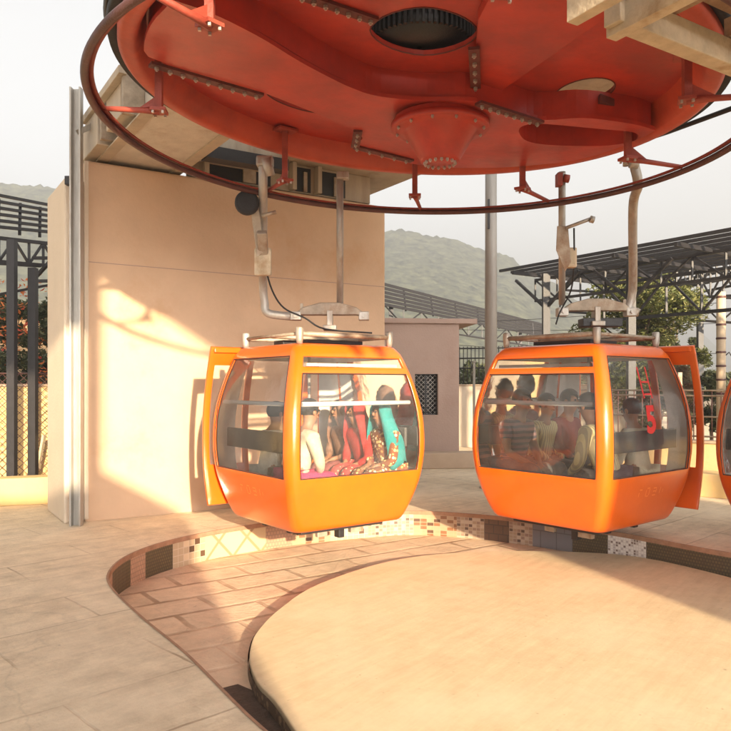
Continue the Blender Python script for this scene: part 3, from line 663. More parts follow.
def make_cabin(label, mirror=1, number=False):
    t = thing('cable_car', (0, 0, 0), label, 'cable car', group='orange cable cars at the turnaround')
    WS = .86
    def hopper(s_, z): return not (abs(s_) < WS and (.72 < z < 1.70 or 1.765 < z < 1.865))
    def plain(s_, z): return not (abs(s_) < WS and .72 < z < 1.865)
    def door(s_, z): return not (abs(s_) < .66 and .32 < z < 1.865)
    # shell: one part, with window and door openings
    sh = MB()
    slist_d = [-1, -.975, -.95, -.90, -.8, -.66, -.5, -.25, 0, .25, .5, .66, .8, .90, .95, .975, 1]
    for sd_, fn, sl in ((0, hopper, ss), (1, plain, ss), (3, plain, ss), (2, door, slist_d)):
        p = panel(sd_, fn, 0, zs, sl); b = len(sh.v); sh.v += p.v; sh.f += [tuple(b+i for i in f) for f in p.f]; sh.sm += p.sm
    # roof and belly
    def cap(z, dome, inset_list):
        rings = []
        for (sc_, dz) in inset_list:
            r_ = []
            for sd_ in range(4):
                for s_ in ss[:-1]:
                    q = side_pt(sd_, s_, z); r_.append(Vector((q.x*sc_, q.y*sc_, z+dz)))
            rings.append(r_)
        b = len(sh.v); n_ = len(rings[0])
        for r_ in rings: sh.v += r_
        for k in range(len(rings)-1):
            for j in range(n_): sh.f.append((b+k*n_+j, b+k*n_+(j+1) % n_, b+(k+1)*n_+(j+1) % n_, b+(k+1)*n_+j)); sh.sm.append(True)
        sh.f.append(tuple(b+(len(rings)-1)*n_+j for j in range(n_))); sh.sm.append(True)
    cap(1.95, 1, [(1, 0), (.97, .025), (.88, .045), (.5, .06)])
    cap(.21, 1, [(1, 0), (.97, -.02), (.85, -.03)])
    bm = bmesh.new(); me = bpy.data.meshes.new('t'); me.from_pydata(sh.v, [], sh.f); bm.from_mesh(me); bmesh.ops.remove_doubles(bm, verts=bm.verts, dist=.0015)
    s2 = MB(); s2.frombm(bm, smooth=True)
    o = s2.build('shell', 'orange', t, world=False, smooth=True); q = o.modifiers.new('thick', 'SOLIDIFY'); q.thickness = .035; q.offset = -1; q.material_offset = 1; o.data.materials.append(M['inner'])
    q = o.modifiers.new('bevel', 'BEVEL'); q.width = .007; q.segments = 2; q.limit_method = 'ANGLE'; q.angle_limit = R(50)
    # glazing
    zg = [.715, .81, .90, 1.0, 1.1, 1.22, 1.32, 1.42, 1.50, 1.58, 1.64, 1.705]; sg = [-.87, -.7, -.5, -.25, 0, .25, .5, .7, .87]
    g0 = panel(0, lambda a, b: True, -.018, zg, sg).build('window', 'glass', t, world=False)
    zt = [1.76, 1.82, 1.87]; ov = panel(0, lambda a, b: True, -.018, zt, sg).build('vent_window', 'glass', t, world=False)
    zg2 = zg[:-1]+[1.70, 1.765, 1.82, 1.87]
    for sd_ in (1, 3):
        gw = panel(sd_, lambda a, b: True, -.018, zg2, sg).build('window', 'glass', t, world=False)
        if sd_ == 3: MB().tube([side_pt(sd_, -.86, 1.41, -.05), side_pt(sd_, .86, 1.41, -.05)], .021, 8).build('window_rail', 'white_plastic', gw, world=False)
        # dark seal round the opening
        pts = [side_pt(sd_, a, b, -.004) for a, b in [(-.86, .72), (-.4, .72), (0, .72), (.4, .72), (.86, .72), (.86, .9), (.86, 1.1), (.86, 1.38), (.86, 1.55), (.86, 1.7), (.86, 1.865), (.4, 1.865), (0, 1.865), (-.4, 1.865), (-.86, 1.865), (-.86, 1.7), (-.86, 1.55), (-.86, 1.38), (-.86, 1.1), (-.86, .9)]]
        MB().tube(pts, .005, 6, closed=True).build('window_seal', 'black_rubber', gw, world=False)
    MB().tube([side_pt(0, -.86, 1.41, -.05), side_pt(0, .86, 1.41, -.05)], .023, 8).build('window_rail', 'white_plastic', g0, world=False)
    pts = [side_pt(0, a, b, -.004) for a, b in [(-.86, .72), (0, .72), (.86, .72), (.86, .9), (.86, 1.1), (.86, 1.38), (.86, 1.55), (.86, 1.70), (0, 1.70), (-.86, 1.70), (-.86, 1.55), (-.86, 1.38), (-.86, 1.1), (-.86, .9)]]
    MB().tube(pts, .005, 6, closed=True).build('window_seal', 'black_rubber', g0, world=False)
    mb = MB(); mb.box((0, -hw(1.8)+.05, 1.785), (1.1, .05, .03)); mb.build('vent_bar', 'lining', t, world=False)
    # double door leaves slid apart on the outer side
    for s_ in (-1, 1):
        cx = s_*.62
        def leafpt(x, z, off): return Vector((cx+x, hw(z)+.045+off, z))
        zl = [.30, .38, .5, .60, .72, .81, .90, 1.0, 1.1, 1.22, 1.32, 1.42, 1.5, 1.6, 1.7, 1.8, 1.9, 1.99]; xl = [-.27, -.22, -.2, 0, .2, .22, .27]
        mb = MB(); idx = {}
        for i in range(len(xl)-1):
            for j in range(len(zl)-1):
                xm = (xl[i]+xl[i+1])/2; zm = (zl[j]+zl[j+1])/2
                if abs(xm) < .2 and .72 < zm < 1.8: continue
                f = []
                for (a, b) in ((i, j), (i+1, j), (i+1, j+1), (i, j+1)):
                    if (a, b) not in idx: idx[(a, b)] = len(mb.v); mb.v.append(leafpt(xl[a], zl[b], 0))
                    f.append(idx[(a, b)])
                mb.f.append(tuple(f)); mb.sm.append(True)
        d = mb.build('door', 'orange', t, world=False); q = d.modifiers.new('thick', 'SOLIDIFY'); q.thickness = .04; q.offset = 1 if s_ else 1
        q = d.modifiers.new('bevel', 'BEVEL'); q.width = .006; q.segments = 2; q.limit_method = 'ANGLE'; q.angle_limit = R(50)
        mb = MB(); zz = [z for z in zl if .71 < z < 1.81]; 
        for z in zz: mb.v += [leafpt(-.2, z, .012), leafpt(.2, z, .012)]
        mb.f = [(2*k, 2*k+1, 2*k+3, 2*k+2) for k in range(len(zz)-1)]; mb.sm = [True]*len(mb.f); mb.build('door_window', 'glass', d, world=False)
    MB().box((0, hw(.3)+.05, .24), (1.2, .06, .04), bev=.01).build('door_track', 'orange', t, world=False)
    MB().box((0, hw(1.93)+.06, 1.96), (1.72, .08, .05), bev=.01).build('door_track', 'orange', t, world=False)
    # inside
    MB().box((0, 0, .24), (1.22, 1.22, .03)).build('floor', 'cabin_floor', t, world=False)
    MB().box((0, 0, 1.90), (1.16, 1.16, .02)).build('ceiling', 'lining', t, world=False)
    for s_ in (-1, 1):
        MB().box((s_*.54, 0, .575), (.36, 1.2, .05), bev=.015).box((s_*.52, 0, .40), (.28, 1.1, .28)).build('bench', 'seat', t, world=False)
        MB().box((s_*.735, 0, 1.04), (.035, 1.2, .20), bev=.012).build('bench_back', 'seat', t, world=False)
    MB().tube([(0, .15, .32), (0, .15, 1.94)], .016, 8).build('grab_pole', 'galv', t, world=False)
    # underframe
    MB().box((0, 0, .16), (1.0, 1.0, .05)).box((0, -.25, .14), (1.0, .07, .05)).box((0, .25, .14), (1.0, .07, .05)).box((.12, -.25, .07), (.07, .09, .14)).box((-.35, -.2, .12), (.1, .12, .07)).build('underframe', 'black', t, world=False, bevel=.005)
    MB().box((-.15, -.32, .11), (.12, .05, .12)).build('guide_block', 'galv_rust', t, world=False, bevel=.005)
    MB().box((.28, -.32, .10), (.16, .06, .10)).build('guide_block', 'galv_rust', t, world=False, bevel=.005)
    # rack of tubes on the roof
    a = .55; zr = 2.085
    mb = MB()
    for s_ in (-1, 1): mb.tube([(-a, s_*a, zr), (a, s_*a, zr)], .024, 10); mb.tube([(s_*a, -a, zr), (s_*a, a, zr)], .017, 10)
    mb.tube([(-a, 0, zr+.0), (a, 0, zr)], .02, 10)
    mb.build('roof_rack', 'galv_rust', t, world=False)
    for x in (-a, a):
        for y in (-a, a): MB().lathe([(0, -.10), (.028, -.10), (.034, -.06), (.038, -.02), (.038, .05), (.032, .062), (0, .065)], (x, y, zr), 16).build('buffer', 'galv', t, world=False)
    MB().box((0, -.3, 2.03), (.7, .10, .035)).box((.15, -.1, 2.02), (.5, .3, .04)).box((-.25, .2, 2.03), (.2, .2, .06)).build('roof_frame', 'black', t, world=False, bevel=.004)
    return t
cab = make_cabin('orange cable car with women in red and teal saris, hanging beside the peach block')
cab.location = (-.52, 7.87, 0); cab.rotation_euler = (0, 0, R(36.7)); 
cab2 = copy_tree(cab); cab2.location = (2.29, 7.88, 0); cab2.rotation_euler = (0, 0, R(-50)); cab2['label'] = 'orange cable car with men seated inside and a red number 5 on its window'
cab3 = copy_tree(cab); cab3.location = (4.45, 6.73, 0); cab3.rotation_euler = (0, 0, R(-75)); cab3['label'] = 'orange cable car cut off by the right edge of the photo'
def mloc(o): return Matrix.Translation(o.location) @ o.rotation_euler.to_matrix().to_4x4()
for o in (cab, cab2, cab3): MATS[o.name] = mloc(o)
for o in bpy.data.objects:
    r_ = o
    while r_.parent: r_ = r_.parent
    if r_ in (cab, cab2, cab3): MATS[o.name] = MATS[r_.name]

# writing on the cabins
def text_mesh(body, size, name, m, parent, fn, extr=.002, font_bold=.0):
    cu = bpy.data.curves.new('txt', 'FONT'); cu.body = body; cu.size = size; cu.extrude = extr; cu.align_x = 'CENTER'; cu.align_y = 'CENTER'; cu.offset = font_bold
    o = bpy.data.objects.new('txt', cu); COL.objects.link(o); bpy.context.view_layer.update()
    me = bpy.data.meshes.new_from_object(o.evaluated_get(bpy.context.evaluated_depsgraph_get()))
    bpy.data.objects.remove(o)
    for v in me.vertices: v.co = fn(v.co)
    me.materials.clear(); me.materials.append(m); r_ = bpy.data.objects.new(name, me); COL.objects.link(r_); r_.parent = parent; MATS[r_.name] = MATS[parent.name]
    return r_
def on_side(side, sx, z0, out=.004):
    def fn(c):
        z = z0+c.y; w_ = hw(z); v = Vector((sx+c.x, -w_-out-c.z*.5, z)); return Matrix.Rotation(side*math.pi/2, 3, 'Z') @ v
    return fn
win2 = [c for c in cab2.children if c.name.startswith('window') and abs(sum((Vector(q.co) for q in c.data.vertices), Vector()).normalized().x-1) < .9 and sum(q.co.x for q in c.data.vertices) > 1][0]
text_mesh('5', .36, 'number_decal', M['decal'], win2, on_side(1, -.03, 1.24, -.010), font_bold=.014)
mb = MB()
for s_ in (-.10, .05): mb.add([on_side(1, s_, 1.6)(Vector((dx, dy, 0))) for dx, dy in ((-.012, -.14), (.012, -.14), (.012, .17), (-.012, .17))], [(0, 1, 2, 3)])
for s_ in (1.50, 1.62): mb.add([on_side(1, -.025, s_)(Vector((dx, dy, 0))) for dx, dy in ((-.065, -.008), (.065, -.008), (.065, .008), (-.065, .008))], [(0, 1, 2, 3)])
mb.map(lambda p: Vector((p.x-.012, p.y, p.z))).build('frame_decal', M['decal'], win2, world=False)
# worn, barely legible raised lettering low on the side panels
for cb, sd_ in ((cab, 3), (cab2, 1)):
    shl = [c for c in cb.children if c.name.startswith('shell')][0]
    mb = MB()
    def stroke(x0, y0, x1, y1):
        a = Vector((x0, y0, 0)); b = Vector((x1, y1, 0)); d = (b-a).normalized(); nn = Vector((-d.y, d.x, 0))*.0045
        f_ = on_side(sd_, 0, .50, .003); mb.add([f_(a-nn), f_(b-nn), f_(b+nn), f_(a+nn)], [(0, 1, 2, 3)])
    for k, gl in enumerate(([(0, .1, 0, .6), (0, .95, .5, .9)], [(0, 0, 0, .8), (.1, 1, .6, 1), (.6, .9, .6, .1), (.1, 0, .5, 0)], [(0, .9, .6, .9), (.6, .8, .6, .3), (.0, .5, .5, .5), (0, 0, .6, 0)], [(0, .1, .1, .9), (.6, .2, .6, .6)])):
        mb = MB()
        for x0, y0, x1, y1 in gl: stroke(-.2+k*.13+x0*.1, y0*.08, -.2+k*.13+x1*.1, y1*.08)
        mb.build('worn_letter', 'emboss', shl, world=False)

# hangers: two arms up to the wheel, a bowed beam, a grip
def hanger(cabin, jtop, jlow, jdir, rtop, label, side):
    """jdir: centre of the bowed beam; jlow: lowest point of the curved pipe"""
    cpos = cabin.location
    bx = cabin.rotation_euler.to_matrix() @ Vector((1, 0, 0)); by = cabin.rotation_euler.to_matrix() @ Vector((0, 1, 0))
    t = thing('hanger', cabin.location+Vector((0, 0, 2.2)), label, 'hanger', group='hangers carrying the orange cable cars')
    return t
def build_hanger(cx_px, Yb, vb, jx, jv0, jY, rx, rv0, rY, label, sgn, plate_px):
    c = P(cx_px, vb, Yb); t = thing('hanger', c, label, 'hanger', group='hangers carrying the orange cable cars')
    def Q(u, v, Y): return P(u, v, Y)
    # bowed leaf-spring beam
    half = .37; up = [(-half, -.03), (-.28, .035), (-.1, .085), (.1, .085), (.28, .035), (half, -.03)]
    bx = Vector((1, 0, 0))
    mb = MB(); k = len(up); vs = []
    for (x, z) in up:
        for dy in (-.06, .06): vs += [c+Vector((x, dy, z)), c+Vector((x, dy, -.045 if abs(x) < .3 else -.06))]
    mb.add(vs, [(4*i, 4*i+4, 4*i+6, 4*i+2) for i in range(k-1)]+[(4*i+1, 4*i+3, 4*i+7, 4*i+5) for i in range(k-1)]+[(4*i, 4*i+1, 4*i+5, 4*i+4) for i in range(k-1)]+[(4*i+2, 4*i+6, 4*i+7, 4*i+3) for i in range(k-1)]+[(0, 2, 3, 1), (4*k-4, 4*k-3, 4*k-1, 4*k-2)])
    mb.build('bowed_beam', 'galv_rust', t, bevel=.01)
    MB().box(c+Vector((0, 0, -.10)), (.06, .14, .2)).box(c+Vector((0, 0, -.18)), (.14, .2, .05)).build('swivel_block', 'galv', t, bevel=.006)
    for x in (-.36, .36):
        mb = MB().box(c+Vector((x, 0, -.055)), (.11, .13, .09), bev=.01)
        mb.tube([c+Vector((x, -.09, -.055)), c+Vector((x, .09, -.055))], .022, 10); mb.build('end_clevis', 'galv', t)
    mb = MB().box(c+Vector((sgn*-.30, .0, .03)), (.03, .03, .1)); mb.build('grease_nipple', 'galv_rust', t)
    # curved pipe
    e = c+Vector((-sgn*.36, 0, -.055)); top_ = Q(jx, jv0, jY)
    xx = Q(jx, 280, Yb).x
    def col(z, Y): return Vector(((jx-CX)/F*Y, Y, z))
    pts = [top_, col(top_.z-.22, jY+.02)+Vector((.045 if sgn < 0 else 0, 0, 0)), col(c.z+.9, jY*.6+Yb*.4), col(c.z+.3, jY*.1+Yb*.9), col(c.z+.10, Yb)-Vector((sgn*-.015, 0, 0)), col(c.z-.02, Yb)+Vector((sgn*.05, 0, 0)), e-Vector((sgn*.08, 0, 0)), e]
    MB().tube(smooth_open(pts, 6), .044, 12).build('curved_pipe', 'galv', t)
    # straight rod
    rt = Q(rx, rv0, rY); rb = Vector((Q(rx, 300, Yb).x, Yb, c.z+.03))
    MB().tube([rt, rb], .036, 10).build('straight_rod', 'galv', t)
    return t, c, top_, rt, pts
t1, c1, j1, r1, pp1 = build_hanger(330, 7.85, 311, 263, 160, 7.1, 340, 172, 7.45, 'grey hanger with a curved pipe at its left, above the left orange cable car', 1, None)
t2, c2, j2, r2, pp2 = build_hanger(596, 7.85, 307, 633, 160, 6.75, 562, 172, 7.2, 'grey hanger with a curved pipe at its right, above the right orange cable car', -1, None)
# grip parts
mb = MB().beam(P(262, 232, 7.3), P(264, 268, 7.55), .10, .07).build('grip_body', 'galv_rust', t1, bevel=.01)
MB().box(P(263, 262, 7.45), (.17, .06, .28), bev=.02).build('grip_plate', 'wood', t1)
MB().add([P(250, 205, 7.25), P(258, 200, 7.25), P(264, 252, 7.4), P(257, 257, 7.4), P(250, 205, 7.31), P(258, 200, 7.31), P(264, 252, 7.46), P(257, 257, 7.46)], [(0, 1, 2, 3), (7, 6, 5, 4), (0, 4, 5, 1), (1, 5, 6, 2), (2, 6, 7, 3), (3, 7, 4, 0)]).build('grip_lever', 'galv_rust', t1, bevel=.004)
q = P(247, 203, 7.2)
MB().lathe([(0, -.04), (.08, -.04), (.115, -.035), (.12, 0), (.115, .035), (.08, .04), (0, .04)], q, 24, Matrix.Rotation(R(90), 3, 'X') @ Matrix.Rotation(R(20), 3, 'Y')).build('grip_roller', 'black_rubber', t1)
MB().tube([P(262, 216, 7.25), P(276, 212, 7.25)], .02, 8).build('grip_pin', 'galv_rust', t1)
MB().tube(smooth_open([P(264, 262, 7.45), P(272, 290, 7.6), P(284, 308, 7.7), P(305, 318, 7.6), P(325, 329, 7.6), P(372, 333, 7.7)], 5), .009, 6).build('cable', 'black_rubber', t1)
MB().tube([P(266, 158, 7.05), P(270, 176, 7.1)], .05, 10).box(P(265, 162, 7.1), (.16, .12, .1), bev=.02).build('grip_clamp', 'galv', t1)
MB().box(P(343, 176, 7.45), (.12, .1, .07), bev=.01).build('grip_clamp', 'galv', t1)
MB().add([P(557, 226, 7.3), P(568, 226, 7.3), P(571, 262, 7.3), P(565, 272, 7.3), P(556, 250, 7.3), P(557, 226, 7.38), P(568, 226, 7.38), P(571, 262, 7.38), P(565, 272, 7.38), P(556, 250, 7.38)], [(0, 1, 2, 3, 4), (9, 8, 7, 6, 5)]+[(i, 5+i, 5+(i+1) % 5, (i+1) % 5) for i in range(5)]).build('grip_plate', 'galv_rust', t2, bevel=.006)
MB().box(P(571, 258, 7.4), (.10, .1, .2), bev=.02).build('grip_body', 'wood', t2)
MB().tube([P(566, 228, 7.3), P(590, 219, 7.2)], .018, 8).tube([P(590, 219, 7.2), P(594, 220, 7.2)], .035, 10).build('grip_lever', 'galv', t2)
MB().tube(smooth_open([P(574, 228, 7.3), P(574, 262, 7.4), P(571, 290, 7.6), P(560, 312, 7.7), P(556, 324, 7.6)], 5), .009, 6).build('cable', 'black_rubber', t2)
MB().tube([P(626, 158, 6.75), P(626, 166, 6.75)], .03, 8).tube([P(630, 163, 6.6), P(638, 164, 6.6)], .045, 12).build('grip_clamp', 'galv', t2)
MB().tube([P(563, 178, 7.2), P(569, 179, 7.2)], .04, 12).box(P(559, 180, 7.2), (.05, .1, .12)).build('grip_clamp', 'bracket', t2)
MB().box(P(600, 323, 7.9), (.42, .2, .09), bev=.01).build('damper_box', 'black', t2)

# haul rope leaving to the right
a = P(668, 132, 6.3); b = P(760, 98, 5.3)
rp = MB().tube([P(640, 141, 6.6), a, b, P(1100, 10, 4.2)], .021, 8).build('rope', 'grime'); tag(rp, 'black haul rope leaving the wheel towards the right edge', 'rope')

# ============================================================ PEOPLE
def skin_part(chains, name, m, parent, sub=2, extra=None, root=0):
    """chains: list of lists of (co, rx, ry); equal coordinates are merged into shared joints"""
    vs = []; rad = []; ed = []; key = {}
    for chn in chains:
        prev = None
        for co_, rx, ry in chn:
            k = tuple(round(c, 4) for c in co_)
            if k not in key: key[k] = len(vs); vs.append(co_); rad.append((rx, ry))
            i = key[k]
            if prev is not None and prev != i: ed.append((prev, i))
            prev = i
    me = bpy.data.meshes.new(name); me.from_pydata(vs, ed, []); o = bpy.data.objects.new(name, me); COL.objects.link(o)
    md = o.modifiers.new('skin', 'SKIN'); md.use_smooth_shade = True
    if not me.skin_vertices: 
        bm = bmesh.new(); bm.from_mesh(me); bm.verts.layers.skin.verify(); bm.to_mesh(me); bm.free()
    for i, r_ in enumerate(rad): me.skin_vertices[0].data[i].radius = r_; me.skin_vertices[0].data[i].use_root = (i == root)
    sb = o.modifiers.new('sub', 'SUBSURF'); sb.levels = sub; sb.render_levels = sub
    bpy.context.view_layer.update()
    m2 = bpy.data.meshes.new_from_object(o.evaluated_get(bpy.context.evaluated_depsgraph_get()))
    bpy.data.objects.remove(o)
    if extra:
        bm = bmesh.new(); bm.from_mesh(m2)
        for (c, sx, sy, sz) in extra:
            tmp = bmesh.ops.create_icosphere(bm, subdivisions=2, radius=1, matrix=Matrix.Translation(c) @ Matrix.Diagonal((sx, sy, sz, 1)))
            for f in {f for v in tmp['verts'] for f in v.link_faces}: f.smooth = True
        bm.to_mesh(m2); bm.free()
    m2.materials.clear(); m2.materials.append(m if not isinstance(m, str) else M[m]); m2.name = name
    r_ = bpy.data.objects.new(name, m2); COL.objects.link(r_); r_.parent = parent; MATS[r_.name] = MATS[parent.name]
    for p in m2.polygons: p.use_smooth = True
    return r_
def V(*a): return tuple(a)
def person(label, cabin, lx, ly, facing, shirt, trousers, lean=.08, hands=(.0, .34, .14), scarf=None, female=False, shortsleeve=False, hair='hair', bend=0, head_turn=0, seatz=.585, scl=.93):
    W = MATS[cabin.name] @ Matrix.Translation((lx, ly, seatz)) @ Matrix.Rotation(facing, 4, 'Z') @ Matrix.Diagonal((scl, scl, scl, 1))
    t = thing('person', W.translation, label, 'person'); t.matrix_world = W; t.rotation_euler = W.to_euler(); t.location = W.translation; t.scale = (scl, scl, scl); MATS[t.name] = W
    t.matrix_world = W
    k = .9 if female else 1.0; L_ = lean; hx, hy, hz_ = hands
    pel = (0, 0, .09); bel = (0, .02+L_*.3, .25); che = (0, .03+L_*.75, .43); shc = (0, .02+L_, .53); nb = (0, .03+L_*1.1, .58); nk = (0, .05+L_*1.2, .635)
    hd0 = (0, .065+L_*1.25, .69); hd1 = (0, .065+L_*1.3, .765); hd2 = (0, .06+L_*1.3, .835)
    ch_ = [[(pel, .15*k, .11), (bel, .135*k, .10), (che, .155*k, .11), (shc, .13*k, .09), (nb, .07, .06), (nk, .052, .052), (hd0, .068, .078), (hd1, .078, .098), (hd2, .055, .07)]]
    arms = []; legs = []
    for s_ in (-1, 1):
        sh_ = (s_*.175*k, .01+L_, .52); el_ = (s_*.235*k, .10+L_*.6+bend*.05, .25+.02*s_); wr = (s_*(.05+abs(hx)), hy-.07, hz_+.03); pm = (s_*(.02+abs(hx)), hy-.005, hz_)
        arms.append([(shc, .13*k, .09), (sh_, .062, .062), (el_, .043, .043), (wr, .028, .026), (pm, .036, .02)])
        hp = (s_*.09, .03, .08); kn = (s_*.11, .40, .10); an = (s_*.115, .40+.02*s_, -.32); ft = (s_*.125, .54, -.375)
        legs.append([(pel, .15*k, .11), (hp, .095, .09), (kn, .065, .065), (an, .042, .042), (ft, .045, .028)])
    fingers = []
    for s_ in (-1, 1):
        pm = Vector(arms[0 if s_ < 0 else 1][-1][0])
        for j in range(4):
            b_ = pm+Vector((s_*(.022-.015*j), .03, .002)); fingers.append([(tuple(pm), .036, .02), (tuple(b_), .0095, .0095), (tuple(b_+Vector((0, .035-.004*abs(j-1), -.008))), .008, .008), (tuple(b_+Vector((0, .05, -.030))), .006, .006)])
        b_ = pm+Vector((-s_*.035, -.005, .004)); fingers.append([(tuple(pm), .036, .02), (tuple(b_), .011, .011), (tuple(b_+Vector((-s_*.012, .035, -.005))), .008, .008)])
    h = Vector(hd1)
    ex = [(h+Vector((0, .095, -.01)), .013, .018, .022), (h+Vector((.082, 0, -.005)), .012, .022, .032), (h+Vector((-.082, 0, -.005)), .012, .022, .032), (h+Vector((0, .078, -.055)), .03, .018, .010)]
    body = skin_part(ch_+arms+legs+fingers, 'body', 'skin', t, 2, ex)
    for s_ in (-1, 1):
        MB().frombm(ico(h+Vector((s_*.032, .086, .015)), .0105)).build('eye', M['hair'], body, world=False)
    if not scarf or True:
        # hair cap
        bm = bmesh.new(); bmesh.ops.create_uvsphere(bm, u_segments=20, v_segments=14, radius=1)
        for v in bm.verts:
            n_ = noise.noise(v.co*3)*.05
            v.co = h+Vector((v.co.x*(.089+n_*.1), v.co.y*(.112)-.012, v.co.z*.105+.035))
        bmesh.ops.delete(bm, geom=[v for v in bm.verts if (v.co-h).y > .055-.7*((v.co-h).z < .055)*0 and (v.co-h).z < .062 or (v.co-h).z < (-.04 if not female else -.06)], context='VERTS')
        MB().frombm(bm, smooth=True).build('hair', hair if not isinstance(hair, str) else M[hair], body, world=False)
    g_ = .016
    tz = [[(pel, .16*k+g_, .12+g_), (bel, .14*k+g_, .105+g_), (che, .16*k+g_, .115+g_), (shc, .125*k+g_, .088+g_), (nb, .070, .062)]]
    for a_ in arms:
        sl = [a_[0], a_[1], a_[2], a_[3]]
        sl = [(c, rx+g_*.9, ry+g_*.9) for c, rx, ry in sl]
        sl[0] = (sl[0][0], .125*k+g_, .088+g_)
        if shortsleeve:
            c = Vector(a_[1][0]).lerp(Vector(a_[2][0]), .6); sl = sl[:2]+[(tuple(c), .062, .062)]
        else: sl[3] = (tuple(Vector(a_[2][0]).lerp(Vector(a_[3][0]), .9)), .042, .040)
        tz.append(sl)
    skin_part(tz, 'shirt' if not female else 'blouse', shirt, t, 2)
    lz = []
    for l_ in legs:
        q = [(c, rx+.014, ry+.014) for c, rx, ry in l_[:4]]
        if female: q = [(q[0][0], .18, .13)]+[(c, rx*1.25, ry*1.15) for c, rx, ry in q[1:]]
        q[0] = (q[0][0], .175*k, .13); lz.append(q)
    skin_part(lz, 'trousers' if not female else 'sari_skirt', trousers, t, 2)
    if scarf:
        # shawl: a folded sheet over head, shoulder and back
        mb = MB(); nu, nv = 18, 16
        for j in range(nv+1):
            v = j/nv
            for i in range(nu+1):
                a = math.pi*(-.24+1.48*i/nu)       # from left front round the back to right front
                if v < .35:
                    q = v/.35; r1 = .10*math.sin(q*math.pi/2)+.012; z = .115*math.cos(q*math.pi/2)+.02
                    p = h+Vector((math.cos(a)*r1*1.02, -math.sin(a)*r1*1.15-.005, z))
                else:
                    q = (v-.35)/.65; wx = .11+.125*min(1, q*1.8); wy = .12+.05*min(1, q*2)
                    fold = .012*math.sin(a*9+q*5)
                    cy_ = h.y*(1-q)+(.0+L_*.3)*q
                    p = Vector((math.cos(a)*(wx+fold), cy_-math.sin(a)*(wy+fold)-.0, h.z+.02-q*(.60+.05*math.sin(i*.8))))
                mb.v.append(p)
        mb.f = [(j*(nu+1)+i, j*(nu+1)+i+1, (j+1)*(nu+1)+i+1, (j+1)*(nu+1)+i) for j in range(nv) for i in range(nu)]; mb.sm = [True]*len(mb.f)
        mb.build('shawl', scarf, t, world=False, solid=.006)
    return t
def ico(c, r):
    bm = bmesh.new(); bmesh.ops.create_icosphere(bm, subdivisions=2, radius=r, matrix=Matrix.Translation(c)); return bm
def cloth(name, c, **k): return mat(name, c, .85, var=.25, scale=14, bump=.3, bscale=40, **k)
RED = cloth('red_sari_cloth', (.42, .025, .02)); ORA = cloth('orange_blouse_cloth', (.55, .14, .04)); TEAL = cloth('teal_shawl_cloth', (.02, .26, .25)); MAG = cloth('magenta_cloth', (.48, .03, .12))
WHT = cloth('white_kurta_cloth', (.70, .66, .56)); CRM = cloth('cream_cloth', (.60, .50, .34)); GRY = cloth('grey_trouser_cloth', (.13, .12, .12)); BRN = cloth('brown_print_cloth', (.24, .12, .07)); DKC = cloth('dark_cloth', (.09, .08, .085))
YEL = stripe_mat('yellow_striped_shirt', (.66, .56, .28), (.42, .34, .20), 9, 'X'); POLO = stripe_mat('striped_polo', (.10, .09, .11), (.34, .20, .19), 5.5, 'Z', wob=1.2)
FLO = spot_mat('gold_flower_print', (.20, .07, .03), [(.66, .50, .20), (.55, .30, .10), (.7, .6, .4)], 24, .5); FLO2 = spot_mat('red_and_cream_print', (.45, .05, .04), [(.6, .45, .3), (.3, .05, .05)], 30, .45)
MRN = cloth('maroon_patterned_cloth', (.28, .07, .06))
QP = math.pi/2
# cabin 1: bench at +x faces -x (facing angle +90deg), bench at -x faces +x (-90deg)
person('woman in gold flowered sari and teal shawl at the right of the left cabin', cab, .60, -.50, QP, FLO, FLO, .06, (.04, .30, .16), scarf=TEAL, female=True)
person('woman in a red sari seated between the teal shawl and the brown shawl', cab, .58, -.14, QP, RED, FLO2, .10, (.06, .32, .14), scarf=RED, female=True)
person('woman with a patterned brown shawl farthest inside the left cabin', cab, .58, .24, QP, BRN, MRN, .05, (.03, .30, .18), scarf=BRN, female=True)
person('man in a cream kurta seated behind the corner post of the left cabin', cab, -.56, -.46, -QP, CRM, MAG, .10, (.05, .32, .12), scl=.97)
person('man in white with his back to the side window of the left cabin', cab, -.58, .02, -QP, WHT, WHT, .04, (.05, .32, .12))
# cabin 2
person('man in a striped polo shirt leaning forward with clasped hands in the right cabin', cab2, -.60, -.42, -QP, POLO, GRY, .07, (.0, .40, .10), shortsleeve=True, scl=1.06, seatz=.60)
person('man in an open yellow striped shirt second from the left in the right cabin', cab2, -.60, .06, -QP, YEL, DKC, .05, (.05, .32, .12), scl=1.0, seatz=.60)
person('man in dark clothes farthest inside the right cabin', cab2, -.58, .46, -QP, MRN, DKC, .05, (.05, .32, .12), scl=1.05, seatz=.60)
person('person in a pale yellow long sleeved shirt behind the corner post of the right cabin', cab2, .60, -.40, QP, YEL, DKC, .14, (.08, .44, .06), scl=1.02, seatz=.60)
person('person in a cream shirt with back to the number five window', cab2, .60, .14, QP, CRM, CRM, .03, (.05, .32, .12), scl=.97)

